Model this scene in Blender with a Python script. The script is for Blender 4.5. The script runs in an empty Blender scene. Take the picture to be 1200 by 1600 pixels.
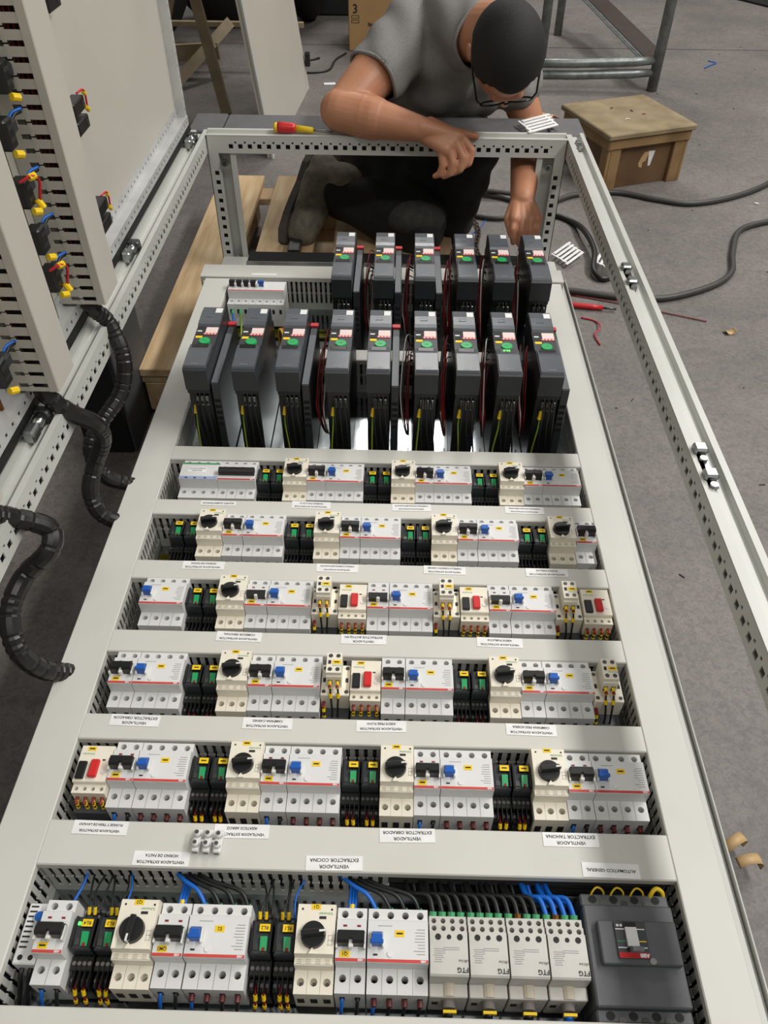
import bpy, bmesh, math, random
from mathutils import Vector, Matrix

scene = bpy.context.scene
COL = scene.collection
random.seed(7)

# ------------------------------------------------------------------ camera
CAM_LOC = Vector((0.0386, 0.0, 0.9867))
PITCH, YAW, ROLL = 0.783753, -0.017878, 0.008126
cp, sp, cy, sy = math.cos(PITCH), math.sin(PITCH), math.cos(YAW), math.sin(YAW)
fw = Vector((sy * cp, cy * cp, -sp))
rt = Vector((cy, -sy, 0))
up = rt.cross(fw)
r2 = math.cos(ROLL) * rt + math.sin(ROLL) * up
u2 = -math.sin(ROLL) * rt + math.cos(ROLL) * up
cam_data = bpy.data.cameras.new('camera')
cam_data.sensor_fit = 'VERTICAL'
cam_data.sensor_height = 24.0
cam_data.sensor_width = 18.0
cam_data.lens = 1219.9 / 1600.0 * 24.0
cam_data.clip_start = 0.02
cam_data.clip_end = 60
cam = bpy.data.objects.new('camera', cam_data)
COL.objects.link(cam)
M = Matrix((r2, u2, -fw)).transposed().to_4x4()
M.translation = CAM_LOC
cam.matrix_world = M
scene.camera = cam

# ------------------------------------------------------------------ world, lights, exposure
world = bpy.data.worlds.new('workshop_ambient')
scene.world = world
world.use_nodes = True
bg = world.node_tree.nodes['Background']
bg.inputs[0].default_value = (1.0, 0.975, 0.94, 1)
bg.inputs[1].default_value = 0.13


def area(name, loc, rot, sx, sy_, power, col=(1.0, 0.978, 0.945)):
    l = bpy.data.lights.new(name, 'AREA')
    l.shape = 'RECTANGLE'
    l.size = sx
    l.size_y = sy_
    l.energy = power
    l.color = col
    o = bpy.data.objects.new(name, l)
    COL.objects.link(o)
    o.location = loc
    o.rotation_euler = rot
    return o


# rows of ceiling luminaires of the hall, high above the bench
area('ceiling_luminaire', (3.4, 1.6, 4.3), (0, math.radians(30), 0), 0.5, 5.0, 210)
area('ceiling_luminaire', (0.3, 7.0, 4.6), (0, 0, 0), 1.5, 1.0, 95)
area('ceiling_luminaire', (3.2, 5.6, 4.6), (0, 0, 0), 1.5, 1.0, 60)
area('ceiling_luminaire', (0.9, -1.3, 4.6), (0, 0, 0), 3.0, 0.4, 50)

scene.view_settings.view_transform = 'Standard'
scene.view_settings.look = 'None'
scene.view_settings.gamma = 1.0
scene.view_settings.use_curve_mapping = False
scene.view_settings.exposure = 0.36

# ------------------------------------------------------------------ materials
MATS = {}


def lin(c):
    def f(v):
        v /= 255.0
        return v / 12.92 if v <= 0.04045 else ((v + 0.055) / 1.055) ** 2.4
    return (f(c[0]), f(c[1]), f(c[2]), 1.0)


def mat(name, col, rough=0.5, metal=0.0, col2=None, scale=30.0, bump=0.0, bscale=None, detail=4.0, stretch=None, emit=0.0, trans=0.0, spec=None, contrast=(0.35, 0.65)):
    m = bpy.data.materials.new(name)
    m.use_nodes = True
    nt = m.node_tree
    b = nt.nodes['Principled BSDF']
    b.inputs['Roughness'].default_value = rough
    b.inputs['Metallic'].default_value = metal
    if spec is not None:
        b.inputs['Specular IOR Level'].default_value = spec
    if trans:
        b.inputs['Transmission Weight'].default_value = trans
    c1 = lin(col)
    if col2 is None:
        col2 = tuple(min(255, v * 0.94) for v in col)
    tc = nt.nodes.new('ShaderNodeTexCoord')
    mp = nt.nodes.new('ShaderNodeMapping')
    if stretch:
        mp.inputs['Scale'].default_value = stretch
    nt.links.new(tc.outputs['Object'], mp.inputs['Vector'])
    nz = nt.nodes.new('ShaderNodeTexNoise')
    nz.inputs['Scale'].default_value = scale
    nz.inputs['Detail'].default_value = detail
    nt.links.new(mp.outputs[0], nz.inputs['Vector'])
    rp = nt.nodes.new('ShaderNodeValToRGB')
    rp.color_ramp.elements[0].position = contrast[0]
    rp.color_ramp.elements[1].position = contrast[1]
    rp.color_ramp.elements[0].color = lin(col2)
    rp.color_ramp.elements[1].color = c1
    nt.links.new(nz.outputs['Fac'], rp.inputs[0])
    nt.links.new(rp.outputs[0], b.inputs['Base Color'])
    if bump:
        nb = nt.nodes.new('ShaderNodeTexNoise')
        nb.inputs['Scale'].default_value = bscale or scale * 4
        nb.inputs['Detail'].default_value = 3
        nt.links.new(mp.outputs[0], nb.inputs['Vector'])
        bp = nt.nodes.new('ShaderNodeBump')
        bp.inputs['Strength'].default_value = bump
        bp.inputs['Distance'].default_value = 0.002
        nt.links.new(nb.outputs['Fac'], bp.inputs['Height'])
        nt.links.new(bp.outputs[0], b.inputs['Normal'])
    if emit:
        nt.links.new(rp.outputs[0], b.inputs['Emission Color'])
        b.inputs['Emission Strength'].default_value = emit
    MATS[name] = m
    return m


mat('duct_grey', (203, 202, 194), 0.40, col2=(198, 197, 189), scale=6)
mat('duct_wall', (186, 186, 180), 0.5)
mat('duct_dark', (62, 64, 64), 0.6)
mat('frame_paint', (196, 197, 190), 0.30, col2=(188, 189, 182), scale=5)
mat('door_paint', (193, 189, 178), 0.38, col2=(187, 183, 172), scale=3)
mat('zinc', (176, 179, 178), 0.28, 1.0, col2=(140, 143, 143), scale=18)
mat('zinc_sheen', (206, 207, 205), 0.34, 0.35, col2=(188, 189, 188), scale=14)  # zinc with its bright reflection put into a paler, less metallic colour
mat('zinc_plate', (184, 190, 192), 0.13, 1.0, col2=(140, 147, 150), scale=9)
mat('brass_zinc', (150, 140, 62), 0.35, 0.9, col2=(110, 118, 55), scale=12)
mat('copper_zinc', (150, 96, 45), 0.35, 0.9, col2=(120, 84, 40), scale=12)
mat('steel_dark', (96, 98, 96), 0.4, 0.9)
mat('galvanised', (138, 142, 140), 0.42, 0.6, col2=(112, 116, 115), scale=25)
mat('angle_iron', (72, 60, 55), 0.6, 0.4)
mat('breaker_grey', (216, 216, 214), 0.42, col2=(212, 212, 210))
mat('breaker_side', (120, 122, 122), 0.5)
mat('cream', (232, 225, 208), 0.42, col2=(228, 221, 203))
mat('cream_dark', (190, 180, 160), 0.5)
mat('black_plastic', (24, 25, 26), 0.38)
mat('black_matte', (17, 18, 19), 0.6)
mat('black_foam', (11, 11, 12), 0.9)
mat('hole_dark', (28, 28, 28), 0.7)
mat('screw_metal', (150, 150, 148), 0.3, 1.0)
mat('blue_toggle', (28, 92, 180), 0.35)
mat('blue_wire', (22, 104, 200), 0.4)
mat('blue_pale', (150, 165, 200), 0.45)
mat('green_toggle', (22, 158, 92), 0.4)
mat('green_button', (24, 170, 88), 0.35)
mat('green_line', (60, 150, 90), 0.5)
mat('green_print', (70, 160, 105), 0.6)
mat('green_wire', (92, 140, 50), 0.45, col2=(160, 165, 40), scale=14)
mat('yellow_tag', (242, 203, 18), 0.5)
mat('yellow_wire', (232, 196, 30), 0.5)
mat('orange_wire', (205, 90, 25), 0.5)
mat('red_stripe', (205, 72, 66), 0.45)
mat('red_button', (205, 42, 42), 0.35)
mat('red_wire', (128, 22, 26), 0.45)
mat('red_dark', (96, 34, 30), 0.5)
mat('red_bright', (196, 32, 40), 0.4)
mat('black_wire', (26, 27, 27), 0.42)
mat('white_plastic', (228, 228, 224), 0.4)
mat('white_sticker', (236, 236, 234), 0.5)
mat('pink_sticker', (236, 214, 208), 0.5)
mat('print_black', (32, 32, 34), 0.6)
mat('print_grey', (150, 150, 150), 0.6)
mat('drive_body', (48, 51, 54), 0.40)
mat('drive_face', (84, 89, 95), 0.3)
mat('drive_gloss', (82, 86, 92), 0.27)
mat('drive_side', (92, 96, 100), 0.4)
mat('mccb_grey', (92, 95, 97), 0.5, bump=0.25, bscale=900)
mat('mccb_dark', (66, 69, 71), 0.5)
mat('led_green', (90, 235, 90), 0.4, emit=1.5)
mat('dist_grey', (198, 196, 188), 0.45)
mat('hose_black', (30, 28, 28), 0.35)
def concrete():
    m = mat('concrete', (133, 127, 122), 0.55, col2=(108, 103, 99), scale=2.6, detail=10, contrast=(0.28, 0.75))
    nt = m.node_tree
    b = nt.nodes['Principled BSDF']
    base = b.inputs['Base Color'].links[0].from_socket
    tc = [n for n in nt.nodes if n.type == 'TEX_COORD'][0]
    # fine mottling and dark scuffs worn into the slab
    col = base
    for sc, lo, hi, dark, dist in ((80.0, 0.34, 0.60, (0.70, 0.695, 0.69, 1), 1.0), (9.0, 0.30, 0.50, (0.88, 0.88, 0.88, 1), 1.5), (300.0, 0.35, 0.6, (0.80, 0.80, 0.80, 1), 0.5)):
        nz = nt.nodes.new('ShaderNodeTexNoise')
        nz.inputs['Scale'].default_value = sc
        nz.inputs['Detail'].default_value = 6
        nz.inputs['Distortion'].default_value = dist
        nt.links.new(tc.outputs['Object'], nz.inputs['Vector'])
        rp = nt.nodes.new('ShaderNodeValToRGB')
        rp.color_ramp.elements[0].position = lo
        rp.color_ramp.elements[1].position = hi
        rp.color_ramp.elements[0].color = dark
        rp.color_ramp.elements[1].color = (1, 1, 1, 1)
        nt.links.new(nz.outputs['Fac'], rp.inputs[0])
        mx = nt.nodes.new('ShaderNodeMix')
        mx.data_type = 'RGBA'
        mx.blend_type = 'MULTIPLY'
        mx.inputs[0].default_value = 1.0
        nt.links.new(col, mx.inputs[6])
        nt.links.new(rp.outputs[0], mx.inputs[7])
        col = mx.outputs[2]
    nt.links.new(col, b.inputs['Base Color'])


concrete()
mat('pine', (212, 186, 146), 0.65, col2=(188, 156, 114), scale=7, stretch=(6, 0.7, 6), bump=0.1, detail=6)
mat('old_ply', (148, 131, 100), 0.75, col2=(120, 104, 76), scale=9, detail=8, bump=0.15)
mat('crate_brown', (112, 84, 54), 0.65, col2=(92, 68, 44), scale=8, detail=8)
mat('crate_batten', (150, 120, 80), 0.7, col2=(120, 92, 58), scale=9, detail=8)
mat('sawhorse_wood', (150, 134, 106), 0.65, col2=(128, 112, 86), scale=9)
mat('cardboard', (166, 132, 88), 0.75, col2=(158, 124, 82), scale=5)
mat('plinth_grey', (96, 95, 96), 0.5, bump=0.15, bscale=500)
mat('skin', (190, 136, 104), 0.5, col2=(172, 116, 86), scale=14, detail=6, bump=0.06, bscale=160, contrast=(0.25, 0.8))
mat('hair', (24, 20, 18), 0.75, col2=(13, 11, 10), scale=220, bump=0.5, bscale=420)
mat('shirt', (140, 138, 135), 0.9, col2=(112, 111, 108), scale=600, detail=5, bump=0.25, bscale=700)
mat('trousers', (30, 29, 30), 0.9, col2=(22, 21, 22), scale=60, bump=0.2, bscale=400)
mat('khaki_patch', (96, 90, 82), 0.9, col2=(78, 73, 66), scale=60, bump=0.2)
mat('knee_grey', (66, 63, 60), 0.9, col2=(54, 52, 50), scale=60, bump=0.2)
mat('boot_suede', (128, 121, 104), 0.85, col2=(100, 95, 82), scale=40, bump=0.2)
mat('boot_sole', (84, 79, 70), 0.75)
mat('glasses', (14, 14, 15), 0.25)
mat('tape_brown', (196, 164, 116), 0.5)
mat('grey_plaster', (116, 110, 104), 0.8)

# ------------------------------------------------------------------ mesh helpers


class MB:
    def __init__(s):
        s.v, s.f = [], []

    def add(s, vs, fs):
        n = len(s.v)
        s.v += [tuple(p) for p in vs]
        s.f += [tuple(i + n for i in f) for f in fs]
        return s

    def box(s, x0, x1, y0, y1, z0, z1, c=0.0):
        if c <= 0:
            return s.add([(x0, y0, z0), (x1, y0, z0), (x1, y1, z0), (x0, y1, z0), (x0, y0, z1), (x1, y0, z1), (x1, y1, z1), (x0, y1, z1)],
                         [(3, 2, 1, 0), (4, 5, 6, 7), (0, 1, 5, 4), (1, 2, 6, 5), (2, 3, 7, 6), (3, 0, 4, 7)])
        X, Y, Z = (x0, x1), (y0, y1), (z0, z1)
        vs, idx = [], {}
        for i in (0, 1):
            for j in (0, 1):
                for k in (0, 1):
                    sx, sy_, sz = (1 - 2 * i) * c, (1 - 2 * j) * c, (1 - 2 * k) * c
                    idx[i, j, k, 0] = len(vs); vs.append((X[i], Y[j] + sy_, Z[k] + sz))
                    idx[i, j, k, 1] = len(vs); vs.append((X[i] + sx, Y[j], Z[k] + sz))
                    idx[i, j, k, 2] = len(vs); vs.append((X[i] + sx, Y[j] + sy_, Z[k]))
        q = [(0, 0), (1, 0), (1, 1), (0, 1)]
        fs = []
        for e in (0, 1):
            fs.append([idx[e, a, b, 0] for a, b in q])
            fs.append([idx[a, e, b, 1] for a, b in q])
            fs.append([idx[a, b, e, 2] for a, b in q])
        for a in (0, 1):
            for b in (0, 1):
                fs.append([idx[0, a, b, 1], idx[1, a, b, 1], idx[1, a, b, 2], idx[0, a, b, 2]])
                fs.append([idx[a, 0, b, 0], idx[a, 1, b, 0], idx[a, 1, b, 2], idx[a, 0, b, 2]])
                fs.append([idx[a, b, 0, 0], idx[a, b, 1, 0], idx[a, b, 1, 1], idx[a, b, 0, 1]])
                for k in (0, 1):
                    fs.append([idx[a, b, k, 0], idx[a, b, k, 1], idx[a, b, k, 2]])
        # remove duplicate corner faces
        seen, out = set(), []
        for f in fs:
            key = tuple(sorted(f))
            if key not in seen:
                seen.add(key); out.append(f)
        return s.add(vs, out)

    def prism(s, poly, a, b, axis='x'):
        """poly: list of 2D points; axis x -> (y,z), y -> (x,z), z -> (x,y)"""
        def mk(p, t):
            return (t, p[0], p[1]) if axis == 'x' else ((p[0], t, p[1]) if axis == 'y' else (p[0], p[1], t))
        n = len(poly)
        vs = [mk(p, a) for p in poly] + [mk(p, b) for p in poly]
        fs = [tuple(range(n))[::-1], tuple(range(n, 2 * n))]
        fs += [(i, (i + 1) % n, n + (i + 1) % n, n + i) for i in range(n)]
        return s.add(vs, fs)

    def cyl(s, c, r, h, axis='z', n=12, r1=None):
        r1 = r if r1 is None else r1
        vs = []
        for t, rr in ((0, r), (h, r1)):
            for i in range(n):
                a = 2 * math.pi * i / n
                p, q = rr * math.cos(a), rr * math.sin(a)
                vs.append((c[0] + p, c[1] + q, c[2] + t) if axis == 'z' else ((c[0] + t, c[1] + p, c[2] + q) if axis == 'x' else (c[0] + p, c[1] + t, c[2] + q)))
        fs = [tuple(range(n))[::-1], tuple(range(n, 2 * n))] + [(i, (i + 1) % n, n + (i + 1) % n, n + i) for i in range(n)]
        return s.add(vs, fs)

    def tube(s, pts, r, n=6, caps=True):
        pts = [Vector(p) for p in pts]
        rr = r if isinstance(r, (list, tuple)) else [r] * len(pts)
        t0 = (pts[1] - pts[0]).normalized()
        nrm = t0.orthogonal().normalized()
        vs, fs = [], []
        for i, p in enumerate(pts):
            t = (pts[min(i + 1, len(pts) - 1)] - pts[max(i - 1, 0)])
            t = t.normalized() if t.length > 1e-9 else t0
            nrm = (nrm - t * nrm.dot(t))
            nrm = nrm.normalized() if nrm.length > 1e-6 else t.orthogonal().normalized()
            bn = t.cross(nrm)
            for k in range(n):
                a = 2 * math.pi * k / n
                vs.append(p + rr[i] * (math.cos(a) * nrm + math.sin(a) * bn))
        for i in range(len(pts) - 1):
            for k in range(n):
                fs.append((i * n + k, i * n + (k + 1) % n, (i + 1) * n + (k + 1) % n, (i + 1) * n + k))
        if caps:
            fs.append(tuple(range(n))[::-1])
            fs.append(tuple(range((len(pts) - 1) * n, len(pts) * n)))
        return s.add(vs, fs)

    def ell(s, c, r, R=None, n=16, m=10):
        vs, fs = [], []
        c = Vector(c)
        def P(th, ph):
            v = Vector((r[0] * math.sin(th) * math.cos(ph), r[1] * math.sin(th) * math.sin(ph), r[2] * math.cos(th)))
            return c + (R @ v if R else v)
        vs.append(P(0, 0))
        for i in range(1, m):
            for j in range(n):
                vs.append(P(math.pi * i / m, 2 * math.pi * j / n))
        vs.append(P(math.pi, 0))
        for j in range(n):
            fs.append((0, 1 + j, 1 + (j + 1) % n))
            fs.append((len(vs) - 1, 1 + (m - 2) * n + (j + 1) % n, 1 + (m - 2) * n + j))
        for i in range(m - 2):
            for j in range(n):
                a = 1 + i * n
                fs.append((a + j, a + n + j, a + n + (j + 1) % n, a + (j + 1) % n))
        return s.add(vs, fs)

    def cap(s, a, b, ra, rb, n=24):
        """tapered capsule"""
        a, b = Vector(a), Vector(b)
        d = (b - a)
        L = d.length
        t = d.normalized()
        pts, rad = [], []
        for k in range(0, 5):
            ang = math.pi / 2 * (1 - k / 4)
            pts.append(a - t * ra * math.sin(ang)); rad.append(max(ra * math.cos(ang), ra * 0.04))
        for k in range(0, 5):
            ang = math.pi / 2 * k / 4
            pts.append(b + t * rb * math.sin(ang)); rad.append(max(rb * math.cos(ang), rb * 0.04))
        return s.tube(pts, rad, n)

    def pocket(s, cx, cy_, w, h, r, z, depth, n=8, oy=0.0):
        """top face of a w x h cell with a round recess"""
        vs, fs = [], []
        hx, hy = w / 2, h / 2
        out = [(hx, 0), (hx, hy), (0, hy), (-hx, hy), (-hx, 0), (-hx, -hy), (0, -hy), (hx, -hy)]
        for p in out:
            vs.append((cx + p[0], cy_ + p[1], z))
        for zz in (z, z - depth):
            for i in range(8):
                a = math.pi / 4 * i
                vs.append((cx + r * math.cos(a), cy_ + oy + r * math.sin(a), zz))
        for i in range(8):
            j = (i + 1) % 8
            fs.append((i, j, 8 + j, 8 + i))
            fs.append((8 + i, 8 + j, 16 + j, 16 + i))
        fs.append(tuple(range(16, 24)))
        return s.add(vs, fs)

    def mesh(s, name, m, smooth=False, recalc=True):
        me = bpy.data.meshes.new(name)
        me.from_pydata(s.v, [], s.f)
        if recalc:
            b = bmesh.new(); b.from_mesh(me)
            bmesh.ops.recalc_face_normals(b, faces=b.faces)
            b.to_mesh(me); b.free()
        if smooth:
            me.polygons.foreach_set('use_smooth', [True] * len(me.polygons))
        me.materials.append(MATS[m])
        me.update()
        return me

    def build(s, name, m, parent=None, smooth=False, loc=None, recalc=True):
        return put(name, s.mesh(name, m, smooth, recalc), parent, loc)


def put(name, me, parent=None, loc=None, rotz=0.0):
    o = bpy.data.objects.new(name, me)
    COL.objects.link(o)
    o.parent = parent
    if loc is not None:
        o.location = loc
    if rotz:
        o.rotation_euler = (0, 0, rotz)
    return o


def tag(o, label, cat, group=None):
    o['label'] = label
    o['category'] = cat
    if group:
        o['group'] = group
    return o


def thing(name, label, cat, loc=(0, 0, 0), rotz=0.0, group=None):
    o = bpy.data.objects.new(name, None)
    COL.objects.link(o)
    o.empty_display_size = 0.02
    o.location = loc
    o.rotation_euler = (0, 0, rotz)
    return tag(o, label, cat, group)


def struct(o):
    o['kind'] = 'structure'
    return o


def dup(root, loc=None, label=None, group=None, rotz=None):
    r = root.copy(); COL.objects.link(r)
    if loc is not None:
        r.location = loc
    if rotz is not None:
        r.rotation_euler = (0, 0, rotz)
    if label:
        r['label'] = label
    if group:
        r['group'] = group
    for ch in list(root.children):
        c = ch.copy(); COL.objects.link(c); c.parent = r
        for g in list(ch.children):
            d = g.copy(); COL.objects.link(d); d.parent = c
    return r


def spline(pts, n=8):
    pts = [Vector(p) for p in pts]
    out = []
    P = [pts[0] * 2 - pts[1]] + pts + [pts[-1] * 2 - pts[-2]]
    for i in range(1, len(P) - 2):
        for k in range(n):
            t = k / n
            a, b, c, d = P[i - 1], P[i], P[i + 1], P[i + 2]
            out.append(0.5 * ((2 * b) + (c - a) * t + (2 * a - 5 * b + 4 * c - d) * t * t + (3 * b - a - 3 * c + d) * t ** 3))
    out.append(pts[-1])
    return out


def baked(o):
    """mesh of an object with its modifiers applied, evaluated alone in a scratch scene"""
    sc = bpy.data.scenes.new('scratch')
    sc.collection.objects.link(o)
    vl = sc.view_layers[0]
    vl.update()
    me = bpy.data.meshes.new_from_object(o.evaluated_get(vl.depsgraph))
    sc.collection.objects.unlink(o)
    bpy.data.scenes.remove(sc)
    return me


TEXT_CACHE = {}


def text_mesh(body, size, m, align='CENTER', weight=0.0, extrude=0.0, space=1.0):
    key = (body, size, m, align, weight, extrude, space)
    if key in TEXT_CACHE:
        return TEXT_CACHE[key]
    cu = bpy.data.curves.new('lettering', 'FONT')
    cu.body = body
    cu.size = size
    cu.align_x = align
    cu.align_y = 'CENTER'
    cu.resolution_u = 2
    cu.offset = weight
    cu.extrude = extrude
    cu.space_line = space
    o = bpy.data.objects.new('lettering', cu)
    me = baked(o)
    bpy.data.objects.remove(o)
    me.materials.clear()
    me.materials.append(MATS[m])
    TEXT_CACHE[key] = me
    return me


def rect_wave(L, holes, h, t, mb, org, ux_, uy_, un):
    """perforated strip: local a along ux_, b along uy_, thickness along un. holes: list (a0,a1,b0,b1) sorted, not overlapping in a"""
    org, ux_, uy_, un = Vector(org), Vector(ux_), Vector(uy_), Vector(un)

    def bx(a0, a1, b0, b1):
        if a1 - a0 < 1e-6 or b1 - b0 < 1e-6:
            return
        vs = []
        for n_ in (0, t):
            for a, b in ((a0, b0), (a1, b0), (a1, b1), (a0, b1)):
                vs.append(org + ux_ * a + uy_ * b + un * n_)
        mb.add(vs, [(3, 2, 1, 0), (4, 5, 6, 7), (0, 1, 5, 4), (1, 2, 6, 5), (2, 3, 7, 6), (3, 0, 4, 7)])
    cur = 0.0
    for a0, a1, b0, b1 in holes:
        bx(cur, a0, 0, h)
        bx(a0, a1, 0, b0)
        bx(a0, a1, b1, h)
        cur = a1
    bx(cur, L, 0, h)


# ------------------------------------------------------------------ floor and far wall
FLOOR = -0.28
ZP = -0.087      # mounting plate
fl = MB()
# concrete slabs with saw-cut joints
xs = [-6.0, 8.0]
ys = [-2.5, 5.06, 9.5]
floor = MB().box(-6.0, 8.0, -2.5, 5.055, FLOOR - 0.1, FLOOR).build('floor', 'concrete')
struct(floor)
struct(MB().box(-6.0, 8.0, 5.067, 9.5, FLOOR - 0.1, FLOOR).build('floor', 'concrete'))
struct(MB().box(-6.0, 8.0, 5.05, 5.072, FLOOR - 0.1, FLOOR - 0.006).build('floor', 'black_matte'))

# ------------------------------------------------------------------ enclosure frame
XL, XR, YB, ZR = -0.4728, 0.4695, 2.119, 0.2456
frame = thing('enclosure_frame', 'pale grey perforated steel cabinet frame lying on its back around the panel', 'cabinet frame', (0, 0, -0.12))


def F(mb, name, m='frame_paint'):
    o = mb.build(name, m, frame)
    o.location = (0, 0, 0.12)
    return o


def hole_list(L, pitch=0.025, start=0.03, sq=0.0115, h=0.045, b=0.012, small=True):
    hs = []
    a = start
    while a + pitch < L - 0.02:
        hs.append((a, a + sq, b, b + sq))
        if small:
            hs.append((a + sq + 0.0045, a + sq + 0.0095, b + 0.013, b + 0.018))
        a += pitch
    return hs


HF = 0.046
HV = HF - 0.0024
# right rail: inner perforated face, top flange, groove, outer lip
mb = MB()
Y0 = 0.06
rect_wave(YB - Y0, hole_list(YB - Y0), HV, 0.002, mb, (XR, Y0, ZR - HF), (0, 1, 0), (0, 0, 1), (1, 0, 0))
F(mb, 'right_rail_face')
mb = MB().prism([(XR, ZR - 0.002), (XR, ZR), (XR + 0.014, ZR), (XR + 0.017, ZR - 0.006), (XR + 0.031, ZR - 0.006), (XR + 0.034, ZR + 0.004), (XR + 0.044, ZR + 0.004), (XR + 0.044, ZR - 0.05), (XR + 0.042, ZR - 0.05), (XR + 0.042, ZR - 0.002), (XR + 0.035, ZR - 0.002), (XR + 0.032, ZR - 0.010), (XR + 0.016, ZR - 0.010), (XR + 0.013, ZR - 0.002)], Y0, YB + 0.04, 'y')
F(mb, 'right_rail')
mb = MB()
rect_wave(YB - Y0, hole_list(YB - Y0), HV, 0.002, mb, (XL, Y0, ZR - HF), (0, 1, 0), (0, 0, 1), (-1, 0, 0))
F(mb, 'left_rail_face')
mb = MB().prism([(XL, ZR - 0.002), (XL, ZR), (XL - 0.010, ZR), (XL - 0.012, ZR - 0.012), (XL - 0.030, ZR - 0.012), (XL - 0.032, ZR - 0.002), (XL - 0.044, ZR - 0.002), (XL - 0.044, ZR - 0.05), (XL - 0.042, ZR - 0.05), (XL - 0.042, ZR - 0.006), (XL - 0.034, ZR - 0.006), (XL - 0.031, ZR - 0.016), (XL - 0.011, ZR - 0.016), (XL - 0.008, ZR - 0.002)], Y0, YB + 0.04, 'y')
F(mb, 'left_rail')
# rear rail
mb = MB()
rect_wave(XR - XL - 0.006, hole_list(XR - XL - 0.006, start=0.055), HV, 0.002, mb, (XL + 0.003, YB, ZR - HF), (1, 0, 0), (0, 0, 1), (0, 1, 0))
F(mb, 'rear_rail_face')
mb = MB().prism([(YB, ZR - 0.002), (YB, ZR), (YB + 0.012, ZR), (YB + 0.015, ZR - 0.007), (YB + 0.028, ZR - 0.007), (YB + 0.031, ZR + 0.003), (YB + 0.042, ZR + 0.003), (YB + 0.042, ZR - 0.05), (YB + 0.040, ZR - 0.05), (YB + 0.040, ZR - 0.002), (YB + 0.033, ZR - 0.002), (YB + 0.029, ZR - 0.011), (YB + 0.014, ZR - 0.011), (YB + 0.011, ZR - 0.002)], XL - 0.0, XR + 0.0, 'x')
F(mb, 'rear_rail')
# black fill standing in for the shade inside the hollow rail profiles
F(MB().box(XR + 0.008, XR + 0.040, Y0, YB, ZR - HF + 0.001, ZR - 0.012), 'right_rail_shade', 'black_matte')
F(MB().box(XL - 0.040, XL - 0.008, Y0, YB, ZR - HF + 0.001, ZR - 0.018), 'left_rail_shade', 'black_matte')
F(MB().box(XL + 0.004, XR - 0.004, YB + 0.008, YB + 0.038, ZR - HF + 0.001, ZR - 0.013), 'rear_rail_shade', 'black_matte')
# posts at the rear corners: perforated strip, channel, edge strip
for s, x in ((1, XL), (-1, XR)):
    mb = MB()
    L = ZR - HF + 0.12
    hs = hole_list(L, start=0.012)
    rect_wave(L, hs, 0.026, 0.002, mb, (x, YB, -0.12), (0, 0, 1), (s, 0, 0), (0, 1, 0))
    F(mb, 'corner_post_strip')
    mb = MB()
    xx = lambda d: x + s * d
    pol = [(xx(0.026), YB), (xx(0.028), YB), (xx(0.028), YB + 0.03), (xx(0.058), YB + 0.03), (xx(0.058), YB + 0.004), (xx(0.073), YB + 0.004), (xx(0.073), YB + 0.006), (xx(0.060), YB + 0.006), (xx(0.060), YB + 0.032), (xx(0.026), YB + 0.032)]
    mb.prism(pol, -0.12, ZR - HF, 'z')
    F(mb, 'corner_post')
    F(MB().box(min(xx(0.003), xx(0.024)), max(xx(0.003), xx(0.024)), YB + 0.006, YB + 0.024, -0.118, ZR - HF - 0.002), 'corner_post_shade', 'black_matte')  # black fill in place of the shade behind the post holes
    # side strip of the post, along the rail
    mb = MB()
    rect_wave(L, hs, 0.026, 0.002, mb, (x, YB + 0.0, -0.12), (0, 0, 1), (0, 1, 0), (s * 0.9, 0, 0))
    F(mb, 'corner_post_side')
    mb = MB()
    for k, (dx, dz) in enumerate(((0.042, 0.175), (0.045, -0.095))):
        F(MB().cyl((x + s * dx, YB - 0.004, dz), 0.010, 0.006, 'y', 14), 'washer', 'zinc')
        F(MB().cyl((x + s * dx, YB - 0.007, dz), 0.0055, 0.005, 'y', 6), 'bolt', 'steel_dark')
    F(MB().box(min(x + s * 0.03, x + s * 0.085), max(x + s * 0.03, x + s * 0.085), YB - 0.03, YB - 0.004, -0.115, -0.108, 0.001), 'corner_bracket', 'zinc')
    for k in range(2):
        F(MB().box(x - s * 0.022 - 0.007, x - s * 0.022 + 0.007, YB - 0.03 - k * 0.035, YB - 0.014 - k * 0.035, ZR - 0.005, ZR + 0.006, 0.002), 'corner_clip', 'zinc')
# near corner posts (out of the picture at the near end)
for s, x in ((1, XL), (-1, XR)):
    F(MB().box(min(x, x - s * 0.04), max(x, x - s * 0.04), 0.02, 0.06, -0.12, ZR - 0.002), 'corner_post')
# base rails
for x0, x1 in ((XL + 0.002, -0.40), (0.40, XR + 0.018)):
    F(MB().box(x0, x1, 0.06, YB, -0.12, -0.090, 0.002), 'base_rail')
F(MB().box(0.4575, XR + 0.018, 0.06, YB - 0.16, -0.088, -0.066, 0.002), 'base_rail_flange')
F(MB().box(XR + 0.0185, XR + 0.0215, 0.06, YB - 0.16, -0.12, -0.058, 0.001), 'base_rail_lip')
mb = MB()
hs = []
a = 0.02
while a < 0.80:
    hs.append((a, a + 0.006, 0.004, 0.012)); a += 0.0115
rect_wave(0.82, hs, 0.03, 0.003, mb, (-0.40, 2.085, -0.118), (1, 0, 0), (0, 0, 1), (0, 1, 0))
F(mb, 'rear_base_rail', 'zinc')
mb = MB()
rect_wave(0.82, hs, 0.03, 0.003, mb, (-0.40, 2.06, -0.105), (1, 0, 0), (0, 1, 0), (0, 0, 1))
F(mb, 'rear_base_flange', 'duct_wall')
F(MB().box(-0.40, 0.42, 2.10, 2.16, -0.125, -0.095), 'rear_base_gap_shade', 'black_foam')  # black strip standing in for the shaded gap behind the base rail

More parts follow.
